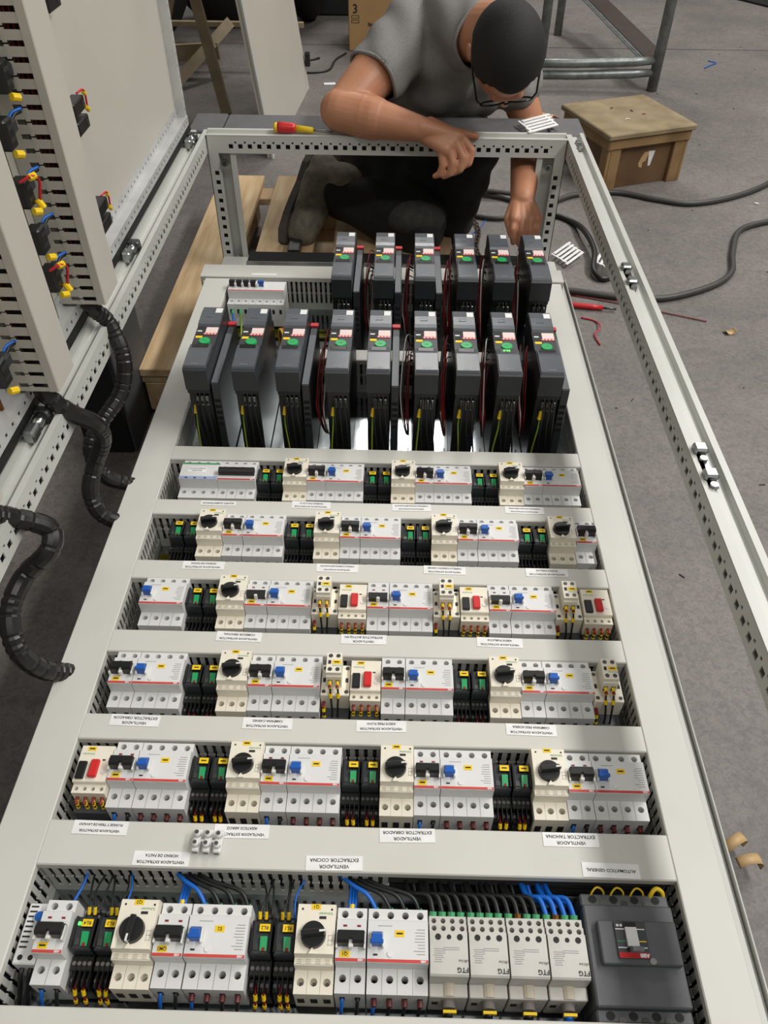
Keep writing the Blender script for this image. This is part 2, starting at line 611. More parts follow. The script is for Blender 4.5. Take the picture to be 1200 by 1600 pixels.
# hinge clips on the right rail
for i, y in enumerate((1.40, 0.85)):
    t = thing('hinge_clip', ('small zinc hinge clip on right frame rail, far one' if i == 0 else 'zinc hinge clip with two jaws on right frame rail, near one'), 'clip', (0.484, y, ZR - 0.004), 0, 'hinge clips on the right rail')
    MB().box(-0.008, 0.008, -0.045, 0.045, 0, 0.004, 0.001).build('base', 'zinc', t)
    for yy in (-0.022, 0.034):
        MB().box(-0.010, 0.010, yy - 0.010, yy + 0.010, 0.003, 0.014, 0.003).build('jaw', 'zinc', t)
        MB().cyl((0, yy - 0.021, 0.004), 0.006, 0.005, 'z', 10).build('screw', 'screw_metal', t)

# plinth behind the rear rail
pl = thing('plinth', 'dark grey steel plinth bar behind the rear frame rail, under the forearm', 'plinth', (0, 0, 0.1))
MB().box(-0.44, 0.43, 2.165, 2.30, 0.118, 0.138, 0.003).build('middle_panel', 'plinth_grey', pl)
for x0, x1 in ((-0.53, -0.442), (0.432, 0.525)):
    MB().box(x0, x1, 2.165, 2.30, 0.116, 0.140, 0.003).build('corner_piece', 'plinth_grey', pl)

# mounting plate
plate = MB().box(-0.456, 0.456, 0.07, 1.98, ZP - 0.003, ZP, 0.001).build('mounting_plate', 'zinc_plate')
tag(plate, 'galvanised steel mounting plate under all ducts and devices', 'mounting plate')

# ------------------------------------------------------------------ wiring ducts


def wall_mesh(L, H, t=0.0018, pitch=0.0125, slot=0.0055, lip=0.010, foot=0.018, gaps=()):
    """slotted wall in local x (length) / z (height), thickness along y, base at z=0"""
    mb = MB()
    mb.box(0, L, 0, t, 0, foot)
    n = int(L / pitch)
    off = (L - n * pitch) / 2
    for i in range(n + 1):
        x0 = off + i * pitch - (pitch - slot) / 2
        x1 = x0 + pitch - slot
        x0, x1 = max(0, x0), min(L, x1)
        if x1 - x0 < 0.0008:
            continue
        if any(g0 < (x0 + x1) / 2 < g1 for g0, g1 in gaps):
            continue
        mb.box(x0, x1, 0, t, foot, H)
        zz = foot + (H - foot) * 0.42
        mb.box(max(0, x0 - 0.0014), min(L, x1 + 0.0014), -0.0003, t + 0.0003, zz - 0.002, zz + 0.002)
    return mb


def hduct(y0, y1, label, x0=-0.392, x1=0.392, cover=True, zc=0.0, gaps=()):
    t = thing('wiring_duct', label, 'wiring duct', (x0, y0, ZP), 0, 'horizontal wiring ducts')
    L, H, W = x1 - x0, -ZP + zc - 0.004, y1 - y0
    MB().box(0, L, 0.001, W - 0.001, 0, 0.002).build('base', 'duct_wall', t)
    o = wall_mesh(L, H, gaps=gaps).build('slotted_wall', 'duct_wall', t)
    o = wall_mesh(L, H).build('slotted_wall', 'duct_wall', t)
    o.location = (0, W - 0.002, 0)
    loom = MB()
    rr_ = random.Random(int(y0 * 1000))
    for k in range(9):
        yy = 0.006 + (W - 0.012) * ((k % 3) + 0.5) / 3 + rr_.uniform(-.002, .002)
        zz = 0.012 + (k // 3) * 0.021
        loom.tube([(0.004, yy, zz), (L * 0.3, yy + rr_.uniform(-.003, .003), zz + rr_.uniform(-.004, .004)), (L * 0.65, yy + rr_.uniform(-.003, .003), zz + rr_.uniform(-.004, .004)), (L - 0.004, yy, zz)], 0.0088, 6)
    loom.build('wire_loom', 'black_matte', t)
    if cover:
        mb = MB()
        c = 0.0015
        zt = -ZP + zc
        mb.prism([(-0.001, zt - 0.012), (-0.001, zt - c), (-0.001 + c, zt), (W + 0.001 - c, zt), (W + 0.001, zt - c), (W + 0.001, zt - 0.012), (W - 0.0005, zt - 0.012), (W - 0.0005, zt - 0.003), (0.0005, zt - 0.003), (0.0005, zt - 0.012)], 0, L, 'x')
        mb.build('cover', 'duct_grey', t)
    return t


DU = [('D1', 1.1234, 1.1608, 'pale grey wiring duct just in front of the near drive row'),
      ('D2', 0.9751, 1.0113, 'pale grey wiring duct below the sixth breaker row from the viewer'),
      ('D3', 0.8258, 0.8643, 'pale grey wiring duct between the fifth and fourth device rows'),
      ('D4', 0.6806, 0.7197, 'pale grey wiring duct between the fourth and third device rows'),
      ('D5', 0.5353, 0.5730, 'pale grey wiring duct between the third and second device rows'),
      ('D6', 0.3652, 0.4197, 'widest pale grey wiring duct, with white terminal strip lying on it'),
      ('D7', 0.1550, 0.2135, 'pale grey wiring duct at the very front edge of the panel')]
for n, a, b, lab in DU:
    hduct(a, b, lab, gaps=((0.435, 0.80),) if n == 'D6' else ())
hduct(1.8264, 1.8870, 'pale grey wiring duct at the far end behind the drives', -0.468, 0.458, True, 0.004)
hduct(1.468, 1.507, 'narrow pale grey wiring duct between the two drive rows', -0.20, 0.392, True, 0.0)


def vduct(x0, x1, label):
    t = thing('wiring_duct', label, 'wiring duct', (x0, 0.10, ZP), 0, 'long side wiring ducts')
    L, H, W = 1.722, -ZP - 0.004, x1 - x0
    MB().box(0.001, W - 0.001, 0, L, 0, 0.002).build('base', 'duct_wall', t)
    for xx in (0.0018, W):
        o = wall_mesh(L, H).build('slotted_wall', 'duct_wall', t)
        o.rotation_euler = (0, 0, math.pi / 2)
        o.location = (xx, 0, 0)
    loom = MB()
    for k in range(12):
        xx = 0.008 + (W - 0.016) * ((k % 4) + 0.5) / 4
        zz = 0.012 + (k // 4) * 0.021
        loom.tube([(xx, 0.0, zz), (xx + 0.002, L * 0.5, zz + 0.003), (xx, L, zz)], 0.0092, 6)
    loom.build('wire_loom', 'black_matte', t)
    c = 0.0015
    zt = -ZP
    MB().prism([(-0.001, zt - 0.012), (-0.001, zt - c), (-0.001 + c, zt), (W + 0.001 - c, zt), (W + 0.001, zt - c), (W + 0.001, zt - 0.012), (W - 0.0005, zt - 0.012), (W - 0.0005, zt - 0.003), (0.0005, zt - 0.003), (0.0005, zt - 0.012)], 0, L, 'y').build('cover', 'duct_grey', t)
    return t


vduct(-0.4545, -0.3935, 'long pale grey side wiring duct on the left, next to the spiral hoses')
vduct(0.3935, 0.4490, 'long pale grey side wiring duct on the right, next to bare floor')


# ------------------------------------------------------------------ the kneeling man
man = thing('person', 'man in grey t-shirt and glasses kneeling behind the frame, arm over the rail', 'person', (0.05, 2.5, -0.128))
MO = Vector((0.05, 2.5, -0.128))


def remesh(mb, name, m, vox, parent=None, smooth_it=6, fac=0.5):
    mb.v = [tuple(Vector(p) - MO) for p in mb.v]
    me = mb.mesh(name, m, True)
    o = bpy.data.objects.new(name, me)
    md = o.modifiers.new('remesh', 'REMESH')
    md.mode = 'VOXEL'
    md.voxel_size = vox
    md.use_smooth_shade = True
    if smooth_it:
        sm = o.modifiers.new('smooth', 'SMOOTH')
        sm.factor = fac
        sm.iterations = smooth_it
    me2 = baked(o)
    o.modifiers.clear()
    o.data = me2
    COL.objects.link(o)
    o.parent = parent or man
    me2.polygons.foreach_set('use_smooth', [True] * len(me2.polygons))
    return o


V = Vector
# joints
EL_R = V((-0.122, 2.160, 0.296)); WR_R = V((0.085, 2.098, 0.275)); SH_R = V((0.060, 2.370, 0.425))
SH_L = V((0.300, 2.440, 0.400)); EL_L = V((0.405, 2.370, 0.190)); WR_L = V((0.362, 2.060, 0.115))
HEAD = V((0.287, 2.105, 0.442)); NECK = V((0.205, 2.270, 0.452))
PEL = V((-0.010, 2.760, 0.130))
fdir = V((0.12, -0.06, -0.99)).normalized()      # where the face looks
udir = V((0.06, -0.99, 0.06)); udir = (udir - fdir * udir.dot(fdir)).normalized()
sdir = udir.cross(fdir).normalized()             # one side
HR = Matrix((sdir, fdir, udir)).transposed()     # columns: side, face, crown


def hp(s, f, u):
    return HEAD + (sdir * s + fdir * f + udir * u) * 1.06


b = MB()
# head: skull, face, jaw, nose, ears, neck
b.ell(hp(0, -0.012, 0.012), (0.080, 0.099, 0.092), HR, 20, 14)
b.ell(hp(0, 0.022, -0.032), (0.075, 0.080, 0.086), HR, 18, 12)
b.ell(hp(0, 0.050, -0.085), (0.042, 0.040, 0.036), HR, 14, 10)
b.cap(hp(0, 0.090, -0.020), hp(0, 0.108, -0.048), 0.010, 0.013)
b.cap(hp(-0.018, 0.088, -0.078), hp(0.018, 0.088, -0.078), 0.008, 0.008)
b.cap(hp(-0.026, 0.082, 0.004), hp(0.026, 0.082, 0.004), 0.012, 0.012)
for s in (-1, 1):
    b.ell(hp(s * 0.082, -0.014, -0.018), (0.008, 0.020, 0.032), HR, 10, 8)
    b.ell(hp(s * 0.028, 0.084, -0.012), (0.014, 0.010, 0.010), HR, 10, 8)
b.cap(hp(0, -0.040, -0.050), NECK, 0.066, 0.070)
# upper body core under the shirt
# right arm (rests on the rail)
b.cap(SH_R, SH_R.lerp(EL_R, 0.55), 0.068, 0.064)
b.cap(SH_R.lerp(EL_R, 0.50), EL_R + V((0.006, 0.004, 0.0)), 0.064, 0.050)
b.cap(EL_R, EL_R.lerp(WR_R, 0.42), 0.052, 0.053)
b.cap(EL_R.lerp(WR_R, 0.30), WR_R, 0.054, 0.031)
b.cap(EL_R.lerp(WR_R, 0.12) + V((0, 0.012, 0.016)), EL_R.lerp(WR_R, 0.5) + V((0, 0.01, 0.006)), 0.030, 0.022)
# right hand: palm over the rail, fingers curled down in front of it
K = WR_R + V((0.078, -0.014, -0.020))
HS = 1.08


def hk(x, y, z):
    return K + V((x, y, z)) * HS


for a_ in (0.0, 0.33, 0.66, 1.0):
    off = V((0.010, -0.030, 0.020)) * (a_ - 0.5) * -1.0
    b.cap(WR_R + off * 0.5, hk(-0.012 + 0.028 * (1 - a_), -0.020 + 0.022 * (1 - a_), -0.022 * a_ + 0.006), 0.024, 0.0165)
FING = [  # knuckle, middle joint, fingertip joint, tip
    (hk(0.024, 0.006, 0.006), hk(0.052, -0.012, -0.020), hk(0.046, -0.020, -0.046), hk(0.030, -0.018, -0.056)),
    (hk(0.010, -0.006, 0.000), hk(0.032, -0.024, -0.032), hk(0.026, -0.028, -0.058), hk(0.010, -0.024, -0.068)),
    (hk(-0.006, -0.014, -0.006), hk(0.008, -0.030, -0.042), hk(0.002, -0.032, -0.066), hk(-0.012, -0.027, -0.075)),
    (hk(-0.022, -0.018, -0.012), hk(-0.016, -0.030, -0.048), hk(-0.022, -0.031, -0.068), hk(-0.033, -0.027, -0.075))]
for i, f in enumerate(FING):
    r0 = (0.0106, 0.0108, 0.0105, 0.0096)[i]
    b.cap(f[0], f[1], r0 * 1.10, r0)
    b.cap(f[1], f[2], r0, r0 * 0.92)
    b.cap(f[2], f[3], r0 * 0.92, r0 * 0.8)
# thumb along the top of the rail
T0 = WR_R + V((0.026, 0.018, 0.004)); T1 = hk(0.004, 0.030, 0.004); T2 = hk(0.036, 0.034, 0.000); T3 = hk(0.062, 0.030, -0.002)
b.cap(T0, T1, 0.020, 0.0150)
b.cap(T1, T2, 0.0145, 0.0120)
b.cap(T2, T3, 0.0120, 0.0095)
# left arm reaching down through the frame
b.cap(SH_L, EL_L, 0.060, 0.044)
b.cap(EL_L, EL_L.lerp(WR_L, 0.35), 0.044, 0.044)
b.cap(EL_L.lerp(WR_L, 0.3), WR_L, 0.048, 0.032)
# left hand, fingers pinching a wire behind the last drive
KL = WR_L + V((0.004, -0.058, -0.026))
for a_ in (0.0, 0.33, 0.66, 1.0):
    b.cap(WR_L + V((-0.014 + 0.028 * a_, -0.004, -0.002)), KL + V((-0.028 + 0.060 * a_, -0.004 + 0.010 * (1 - abs(a_ - 0.5) * 2), 0)), 0.018, 0.0145)
for i, (dx, l1, l2) in enumerate(((-0.028, 0.030, 0.022), (-0.007, 0.034, 0.024), (0.013, 0.032, 0.023), (0.031, 0.026, 0.019))):
    r0 = (0.0098, 0.0100, 0.0096, 0.0086)[i]
    k0 = KL + V((dx, 0, 0.002)); k1 = k0 + V((dx * 0.10, -l1 * 0.75, -l1 * 0.75)); k2 = k1 + V((-dx * 0.1, -l2 * 0.1, -l2)); k3 = k2 + V((-dx * 0.1, l2 * 0.25, -l2 * 0.7))
    b.cap(k0, k1, r0 * 1.1, r0); b.cap(k1, k2, r0, r0 * .92); b.cap(k2, k3, r0 * .92, r0 * .8)
b.cap(WR_L + V((-0.020, -0.014, -0.008)), WR_L + V((-0.038, -0.050, -0.032)), 0.016, 0.0125)
b.cap(WR_L + V((-0.038, -0.050, -0.032)), WR_L + V((-0.030, -0.078, -0.060)), 0.0122, 0.0095)
# trunk, hips and legs inside the clothes, so that the body is one surface
b.cap(NECK + V((0, 0.06, -0.03)), NECK.lerp(PEL, 0.5), 0.062, 0.10)
b.cap(SH_R, SH_L, 0.055, 0.055)
b.cap(NECK.lerp(PEL, 0.5), PEL, 0.10, 0.10)
HIP_R, KN_R, AN_R = V((-0.105, 2.700, 0.085)), V((0.095, 2.275, -0.060)), V((-0.150, 2.375, -0.012))
HIP_L, KN_L, AN_L = V((0.075, 2.740, 0.085)), V((0.235, 2.330, 0.150)), V((0.190, 2.420, -0.140))
for h, k, a_ in ((HIP_R, KN_R, AN_R), (HIP_L, KN_L, AN_L)):
    b.cap(h, k, 0.070, 0.050)
    b.cap(k, a_, 0.050, 0.035)
body = remesh(b, 'body', 'skin', 0.0032, smooth_it=3)

# t-shirt
b = MB()
b.cap(NECK + V((-0.005, 0.045, 0.000)), NECK.lerp(PEL, 0.35), 0.095, 0.128)
b.cap(NECK.lerp(PEL, 0.30) + V((0.0, 0, -0.01)), NECK.lerp(PEL, 0.62), 0.135, 0.140)
b.cap(NECK.lerp(PEL, 0.55), PEL + V((0, 0.0, 0.03)), 0.138, 0.130)
b.cap(SH_R + V((0.035, 0.010, -0.005)), SH_L + V((-0.03, 0.01, -0.005)), 0.088, 0.088)
# chest hanging down towards the plinth
b.cap(V((0.165, 2.360, 0.375)), V((0.140, 2.400, 0.300)), 0.105, 0.110)
b.cap(V((0.240, 2.380, 0.375)), V((0.235, 2.420, 0.300)), 0.100, 0.105)
# sleeves
b.cap(SH_R + V((0.006, 0.0, 0.004)), SH_R.lerp(EL_R, 0.50) + V((0.008, 0, 0.000)), 0.082, 0.076)
b.cap(SH_L, SH_L.lerp(EL_L, 0.55), 0.078, 0.072)
b.cap(NECK + (HEAD - NECK).normalized() * 0.045, NECK + V((-0.03, 0.08, 0)), 0.076, 0.098)
shirt = remesh(b, 't_shirt', 'shirt', 0.007, smooth_it=8)
# folds
me = shirt.data
def ripple(me, fn):
    n = len(me.vertices)
    co = [0.0] * (3 * n); no = [0.0] * (3 * n)
    me.vertices.foreach_get('co', co)
    me.vertices.foreach_get('normal', no)
    for i in range(n):
        w = fn(co[3 * i] + MO.x, co[3 * i + 1] + MO.y, co[3 * i + 2] + MO.z)
        for c in range(3):
            co[3 * i + c] += no[3 * i + c] * w
    me.vertices.foreach_set('co', co)
    me.update()


ripple(me, lambda x, y, z: math.sin(x * 70 + 2.2 * math.sin(y * 16) + z * 26) * 0.0034 + math.sin(x * 24 - z * 52 + y * 30) * 0.0040)
# cut the sleeve open at the hem and the neck at the collar
bmm = bmesh.new(); bmm.from_mesh(me)
d_ = (EL_R - SH_R).normalized()
cut = [v for v in bmm.verts if ((v.co + MO - SH_R).dot(d_) > 0.175 and (v.co + MO).y < 2.45 and (v.co + MO).x < 0.075)]
bmesh.ops.delete(bmm, geom=cut, context='VERTS')
dn = (HEAD - NECK).normalized()
cut = [v for v in bmm.verts if (v.co + MO - NECK).dot(dn) > 0.060 and ((v.co + MO - NECK) - dn * (v.co + MO - NECK).dot(dn)).length < 0.085]
bmesh.ops.delete(bmm, geom=cut, context='VERTS')
rings = []
for cen, ax, r_max in ((NECK, dn, 0.13), (SH_R + d_ * 0.175, d_, 0.13)):
    e1 = ax.orthogonal().normalized(); e2 = ax.cross(e1)
    bins = {}
    for e in bmm.edges:
        if len(e.link_faces) == 1:
            for v in e.verts:
                q_ = v.co + MO - cen
                h_ = q_.dot(ax)
                if abs(h_) < 0.10 and (q_ - ax * h_).length < r_max:
                    bins.setdefault(int((math.atan2(q_.dot(e2), q_.dot(e1)) + math.pi) / (2 * math.pi) * 24) % 24, []).append(v.co.copy())
    ks = sorted(bins)
    pts = [sum(bins[k], Vector((0, 0, 0))) / len(bins[k]) for k in ks]
    rings.append(pts)
bmm.to_mesh(me); bmm.free()
for nm, pts in zip(('collar', 'sleeve_hem'), rings):
    if len(pts) > 6:
        n = len(pts)
        sm_ = [(pts[i - 1] + pts[i] * 2 + pts[(i + 1) % n]) / 4 for i in range(n)]
        MB().tube(spline(sm_ + [sm_[0]], 4), 0.0052, 8, False).build(nm, 'shirt', man, True)
sd = shirt.modifiers.new('solid', 'SOLIDIFY'); sd.thickness = 0.003; sd.offset = 0

# trousers
b = MB()
b.cap(PEL + V((0, 0.02, 0.02)), PEL + V((0.02, -0.05, -0.02)), 0.135, 0.130)
for h, k, a_, q in ((HIP_R, KN_R, AN_R, 0), (HIP_L, KN_L, AN_L, 1)):
    b.cap(h, h.lerp(k, 0.5), 0.100, 0.092)
    b.cap(h.lerp(k, 0.45), k, 0.092, 0.078)
    b.cap(k, k.lerp(a_, 0.5), 0.084, 0.080)
    b.cap(k.lerp(a_, 0.45), k.lerp(a_, 0.93), 0.080, 0.070)
# cloth bunching between the legs
b.cap(V((0.03, 2.50, 0.02)), V((0.17, 2.42, 0.06)), 0.09, 0.10)
b.cap(V((0.06, 2.62, 0.10)), V((0.20, 2.50, 0.13)), 0.11, 0.10)
tr = remesh(b, 'trousers', 'trousers', 0.008, smooth_it=6)
ripple(tr.data, lambda x, y, z: 0.004 * math.sin(x * 38 + z * 55 + 2 * math.sin(y * 20)) + 0.003 * math.sin(y * 70 + x * 30))
# knee patch and pale pocket lining
b = MB()
b.ell(KN_R + V((-0.010, -0.030, 0.034)), (0.088, 0.050, 0.052), None, 18, 12)
remesh(b, 'knee_patch', 'knee_grey', 0.008, smooth_it=3)
b = MB()
b.cap(V((-0.135, 2.640, 0.060)), V((-0.060, 2.560, 0.125)), 0.030, 0.022)
b.cap(V((-0.160, 2.650, 0.000)), V((-0.135, 2.640, 0.070)), 0.030, 0.030)
remesh(b, 'pocket_flap', 'khaki_patch', 0.008, smooth_it=3)


# boots
def boot(ank, toe_dir, sole_dir, length=0.285, nm='boot'):
    """toe_dir: heel to toe; sole_dir: from ankle to the sole"""
    t_, s_ = toe_dir.normalized(), sole_dir.normalized()
    heel = ank + s_ * 0.075 - t_ * 0.055
    b = MB()
    b.cap(ank - s_ * 0.045, ank + s_ * 0.03, 0.062, 0.062)
    b.cap(ank + s_ * 0.030 - t_ * 0.020, heel - s_ * 0.030 + t_ * 0.02, 0.058, 0.054)
    b.cap(ank + s_ * 0.035, ank + s_ * 0.044 + t_ * 0.11, 0.062, 0.056)
    b.cap(ank + s_ * 0.044 + t_ * 0.10, ank + s_ * 0.046 + t_ * 0.165, 0.056, 0.050)
    up_ = remesh(b, nm, 'boot_suede', 0.007, smooth_it=4)
    w_ = t_.cross(s_).normalized()
    mb = MB()
    prof = []
    for a, hw in ((-0.082, 0.024), (-0.068, 0.042), (-0.030, 0.050), (0.03, 0.047), (0.09, 0.054), (0.14, 0.057), (0.19, 0.046), (0.222, 0.026)):
        prof.append((a, hw))
    ring = [(a, hw) for a, hw in prof] + [(a, -hw) for a, hw in prof[::-1]]
    vs = []
    for dz in (0.070, 0.094):
        for a, hw in ring:
            vs.append(ank + t_ * a + s_ * (dz + (0.006 if a > 0.15 else 0)) + w_ * hw - MO)
    n = len(ring)
    mb.add(vs, [tuple(range(n))[::-1], tuple(range(n, 2 * n))] + [(i, (i + 1) % n, n + (i + 1) % n, n + i) for i in range(n)])
    mb.build(nm + '_sole', 'boot_sole', man)
    for k in range(7):
        a = -0.06 + k * 0.040
        m2 = MB()
        vs = []
        for dz in (0.092, 0.102):
            for i, j in ((-0.012, -0.034), (0.012, -0.034), (0.012, 0.034), (-0.012, 0.034)):
                vs.append(ank + t_ * (a + i) + s_ * dz + w_ * j - MO)
        m2.add(vs, [(3, 2, 1, 0), (4, 5, 6, 7), (0, 1, 5, 4), (1, 2, 6, 5), (2, 3, 7, 6), (3, 0, 4, 7)])
        m2.build('sole_lug', 'boot_sole', man)
    return up_


boot(V((-0.172, 2.400, 0.012)), V((-0.06, -0.15, -0.13)), V((-0.85, 0.45, -0.10)))
boot(V((0.195, 2.430, -0.175)), V((0.05, -0.95, -0.05)), V((0, 0.0, -1)), nm='front_boot')

# hair cap
n_, m_ = 40, 26
hb = MB()
vs, fs, keep = [], [], {}
for i in range(m_ + 1):
    th = math.pi * i / m_
    for j in range(n_):
        ph = 2 * math.pi * j / n_
        v = V((math.sin(th) * math.cos(ph), math.sin(th) * math.sin(ph), math.cos(th)))
        # v: side, face, crown
        ok = (v.z > -0.75) and not (v.y > 0.80 - 0.30 * abs(v.x) and v.z < 0.62) and not (v.y > 0.25 and v.z < 0.10) and not (v.z < -0.10 and v.y > -0.25)
        r = V((0.084, 0.103, 0.096))
        p = hp(v.x * r.x, v.y * r.y - 0.012, v.z * r.z + 0.012) - MO
        keep[i, j] = (ok, len(vs))
        vs.append(p)
for i in range(m_):
    for j in range(n_):
        k = [(i, j), (i + 1, j), (i + 1, (j + 1) % n_), (i, (j + 1) % n_)]
        if all(keep[q][0] for q in k):
            fs.append(tuple(keep[q][1] for q in k))
hb.add(vs, fs)
hair = hb.build('hair', 'hair', man, True)
bmm = bmesh.new(); bmm.from_mesh(hair.data)
bmesh.ops.remove_doubles(bmm, verts=bmm.verts, dist=1e-5)
bmesh.ops.delete(bmm, geom=[v for v in bmm.verts if not v.link_faces], context='VERTS')
bmm.to_mesh(hair.data); bmm.free()
sd = hair.modifiers.new('solid', 'SOLIDIFY'); sd.thickness = 0.009; sd.offset = -1
sb = hair.modifiers.new('sub', 'SUBSURF'); sb.levels = 1; sb.render_levels = 1

# glasses
gl = MB()
for s in (-1, 1):
    c = (s * 0.033, 0.100, -0.020)
    pts = [hp(c[0] + 0.028 * math.cos(a), c[1], c[2] + 0.019 * math.sin(a)) - MO for a in [i * math.pi / 8 for i in range(17)]]
    gl.tube(pts, 0.0026, 6, False)
    gl.tube([hp(s * 0.060, 0.099, -0.014) - MO, hp(s * 0.070, 0.088, -0.012) - MO, hp(s * 0.078, 0.03, -0.004) - MO, hp(s * 0.080, -0.02, 0.000) - MO], 0.0026, 6)
gl.tube([hp(-0.006, 0.104, -0.014) - MO, hp(0.006, 0.104, -0.014) - MO], 0.0026, 6)
gl.build('glasses', 'glasses', man, True)
# ------------------------------------------------------------------ modular devices
ZB = -0.080                  # top of the DIN rails = device base
ZF, ZS = 0.088, 0.065        # front face / near terminal step of a breaker above its base
ZSF = 0.081                  # far terminal step
SPEC = {}


class Spec:
    """a kind of device: list of (name, mesh, location, label, sub-parts)"""

    def __init__(s, key):
        s.parts = []
        SPEC[key] = s

    def p(s, name, mb, m, loc=(0, 0, 0), smooth=False, label=None, sub=None):
        me = mb.mesh(name, m, smooth) if isinstance(mb, MB) else mb
        s.parts.append([name, me, loc, label, sub or [], 0.0])
        return s.parts[-1]

    def text(s, body, size, m, loc, parent=None, weight=0.0):
        me = text_mesh(body, size, m, weight=weight)
        e = ['lettering', me, loc, None, [], math.pi]
        (parent[4] if parent else s.parts).append(e)


def instance(key, objname, label, cat, loc, group=None, skip=()):
    t = thing(objname, label, cat, loc, 0, group)
    for name, me, l, lab, sub, rz in SPEC[key].parts:
        if name in skip:
            continue
        o = put(name, me, t, l, rz)
        if lab:
            o['label'] = lab
        for n2, me2, l2, lab2, _, rz2 in sub:
            c = put(n2, me2, o, l2, rz2)
            if lab2:
                c['label'] = lab2
    return t


SCREW = MB().cyl((0, 0, 0), 0.0038, 0.0010, 'z', 8).mesh('terminal_screw', 'hole_dark')  # coloured dark to paint the shade at the bottom of the terminal recess
SCREW_B = MB().cyl((0, 0, 0), 0.0024, 0.0012, 'z', 8).mesh('terminal_screw', 'screw_metal')
TAGQ = MB().box(-0.0055, 0.0055, -0.0035, 0.0035, 0, 0.0004).mesh('name_tag', 'yellow_tag')
TAGP = MB().box(-0.0036, 0.0036, -0.0009, 0.0009, 0, 0.0006).mesh('print_mark', 'print_black')


def breaker_body(W, n):
    mb = MB()
    yn, yr, yf, ye = -0.0425, -0.0165, 0.0285, 0.0425
    g = 0.0003
    # side profile (no step tops: these carry the recesses)
    for x0, x1 in ((g, W - g),):
        mb.prism([(yr, 0.004), (yr, ZF - 0.001), (yr + 0.001, ZF), (yf - 0.001, ZF), (yf, ZF - 0.001), (yf, 0.004)], x0, x1, 'x')
        # near block walls
        for (a, b, zs) in ((yn, yr, ZS), (yf, ye, ZSF)):
            mb.add([(x0, a, 0.004), (x1, a, 0.004), (x1, b, 0.004), (x0, b, 0.004), (x0, a, zs), (x1, a, zs), (x1, b, zs), (x0, b, zs)],
                   [(3, 2, 1, 0), (0, 1, 5, 4), (1, 2, 6, 5), (2, 3, 7, 6), (3, 0, 4, 7)])
    p = (W - 2 * g) / n
    for i in range(n):
        cx = g + (i + 0.5) * p
        mb.pocket(cx, (yn + yr) / 2, p, yr - yn, 0.0043, ZS, 0.020, oy=0.002)
        mb.pocket(cx, (yf + ye) / 2, p, ye - yf, 0.0042, ZSF, 0.020)
    return mb


def screws(sp, W, n):
    p = W / n
    for i in range(n):
        sp.p('terminal_screw', SCREW, 'x', (p * (i + 0.5), -0.0275, ZS - 0.0199))
        sp.p('terminal_screw', SCREW, 'x', (p * (i + 0.5), 0.0355, ZSF - 0.0199))


def stripe(sp, W, brand=True):
    st = sp.p('red_stripe', MB().box(0.0006, W - 0.0006, -0.0160, -0.0128, ZF - 0.0002, ZF + 0.0003), 'red_stripe')
    if brand:
        sp.text('ABB', 0.0034, 'white_sticker', (W - 0.006, -0.0144, ZF + 0.0005), st, 0.0001)
    for k in range(int(round(W / 0.0175))):
        sp.p('wire_entry', ENTRY, 'x', ((k + 0.5) * 0.0175, -0.0427, 0.045))
        if k:
            sp.p('pole_joint', JOINT, 'x', (k * 0.0175, 0, 0))


ENTRY = MB().box(-0.003, 0.003, -0.0003, 0.0006, -0.006, 0.006).mesh('wire_entry', 'hole_dark')
JOINT = MB().box(-0.0002, 0.0002, -0.0422, -0.0168, ZS - 0.001, ZS + 0.0002).mesh('pole_joint', 'breaker_side')


def tag_on(sp, x, y, z, body=None):
    e = sp.p('name_tag', TAGQ, 'x', (x, y, z))
    if body:
        sp.text(body, 0.0052, 'print_black', (0, 0, 0.0005), e, 0.0001)
    else:
        e[4].append(['print_mark', TAGP, (0, 0, 0.0001), None, [], 0.0])


def toggle_mesh(w, m, h=0.013):
    return MB().prism([(-0.006, 0), (-0.0055, h * 0.75), (-0.003, h), (0.003, h), (0.0075, h * 0.55), (0.008, 0)], -w / 2, w / 2, 'x').mesh('toggle', m)


TG_BLACK = toggle_mesh(0.0135, 'black_plastic', 0.015)
TG_BAR = MB().prism([(-0.005, 0.004), (-0.0055, 0.011), (-0.002, 0.0135), (0.003, 0.0135), (0.0055, 0.010), (0.005, 0.004)], 0, 1, 'x').mesh('toggle_bar', 'black_plastic')
TG_BLUE = toggle_mesh(0.011, 'blue_toggle', 0.014)
BLUE_WING = MB().box(-0.0075, 0.0075, -0.0065, -0.0015, 0.010, 0.0145, 0.001).mesh('toggle_tip', 'blue_toggle')
CRADLE = MB().box(-0.0085, -0.0057, -0.0085, 0.008, 0, 0.0075, 0.001).box(0.0057, 0.0085, -0.0085, 0.008, 0, 0.0075, 0.001).mesh('toggle_cradle', 'white_plastic')
PIVOT = MB().box(-0.0028, 0.0028, -0.0085, 0.007, 0, 0.0105, 0.001).mesh('toggle_pivot', 'white_plastic')
WINDOW = MB().box(-0.0022, 0.0022, -0.0011, 0.0011, 0, 0.0003).mesh('indicator_window', 'red_wire')
TEST = MB().cyl((0, 0, 0), 0.0032, 0.0012, 'z', 12).mesh('test_button', 'white_plastic')


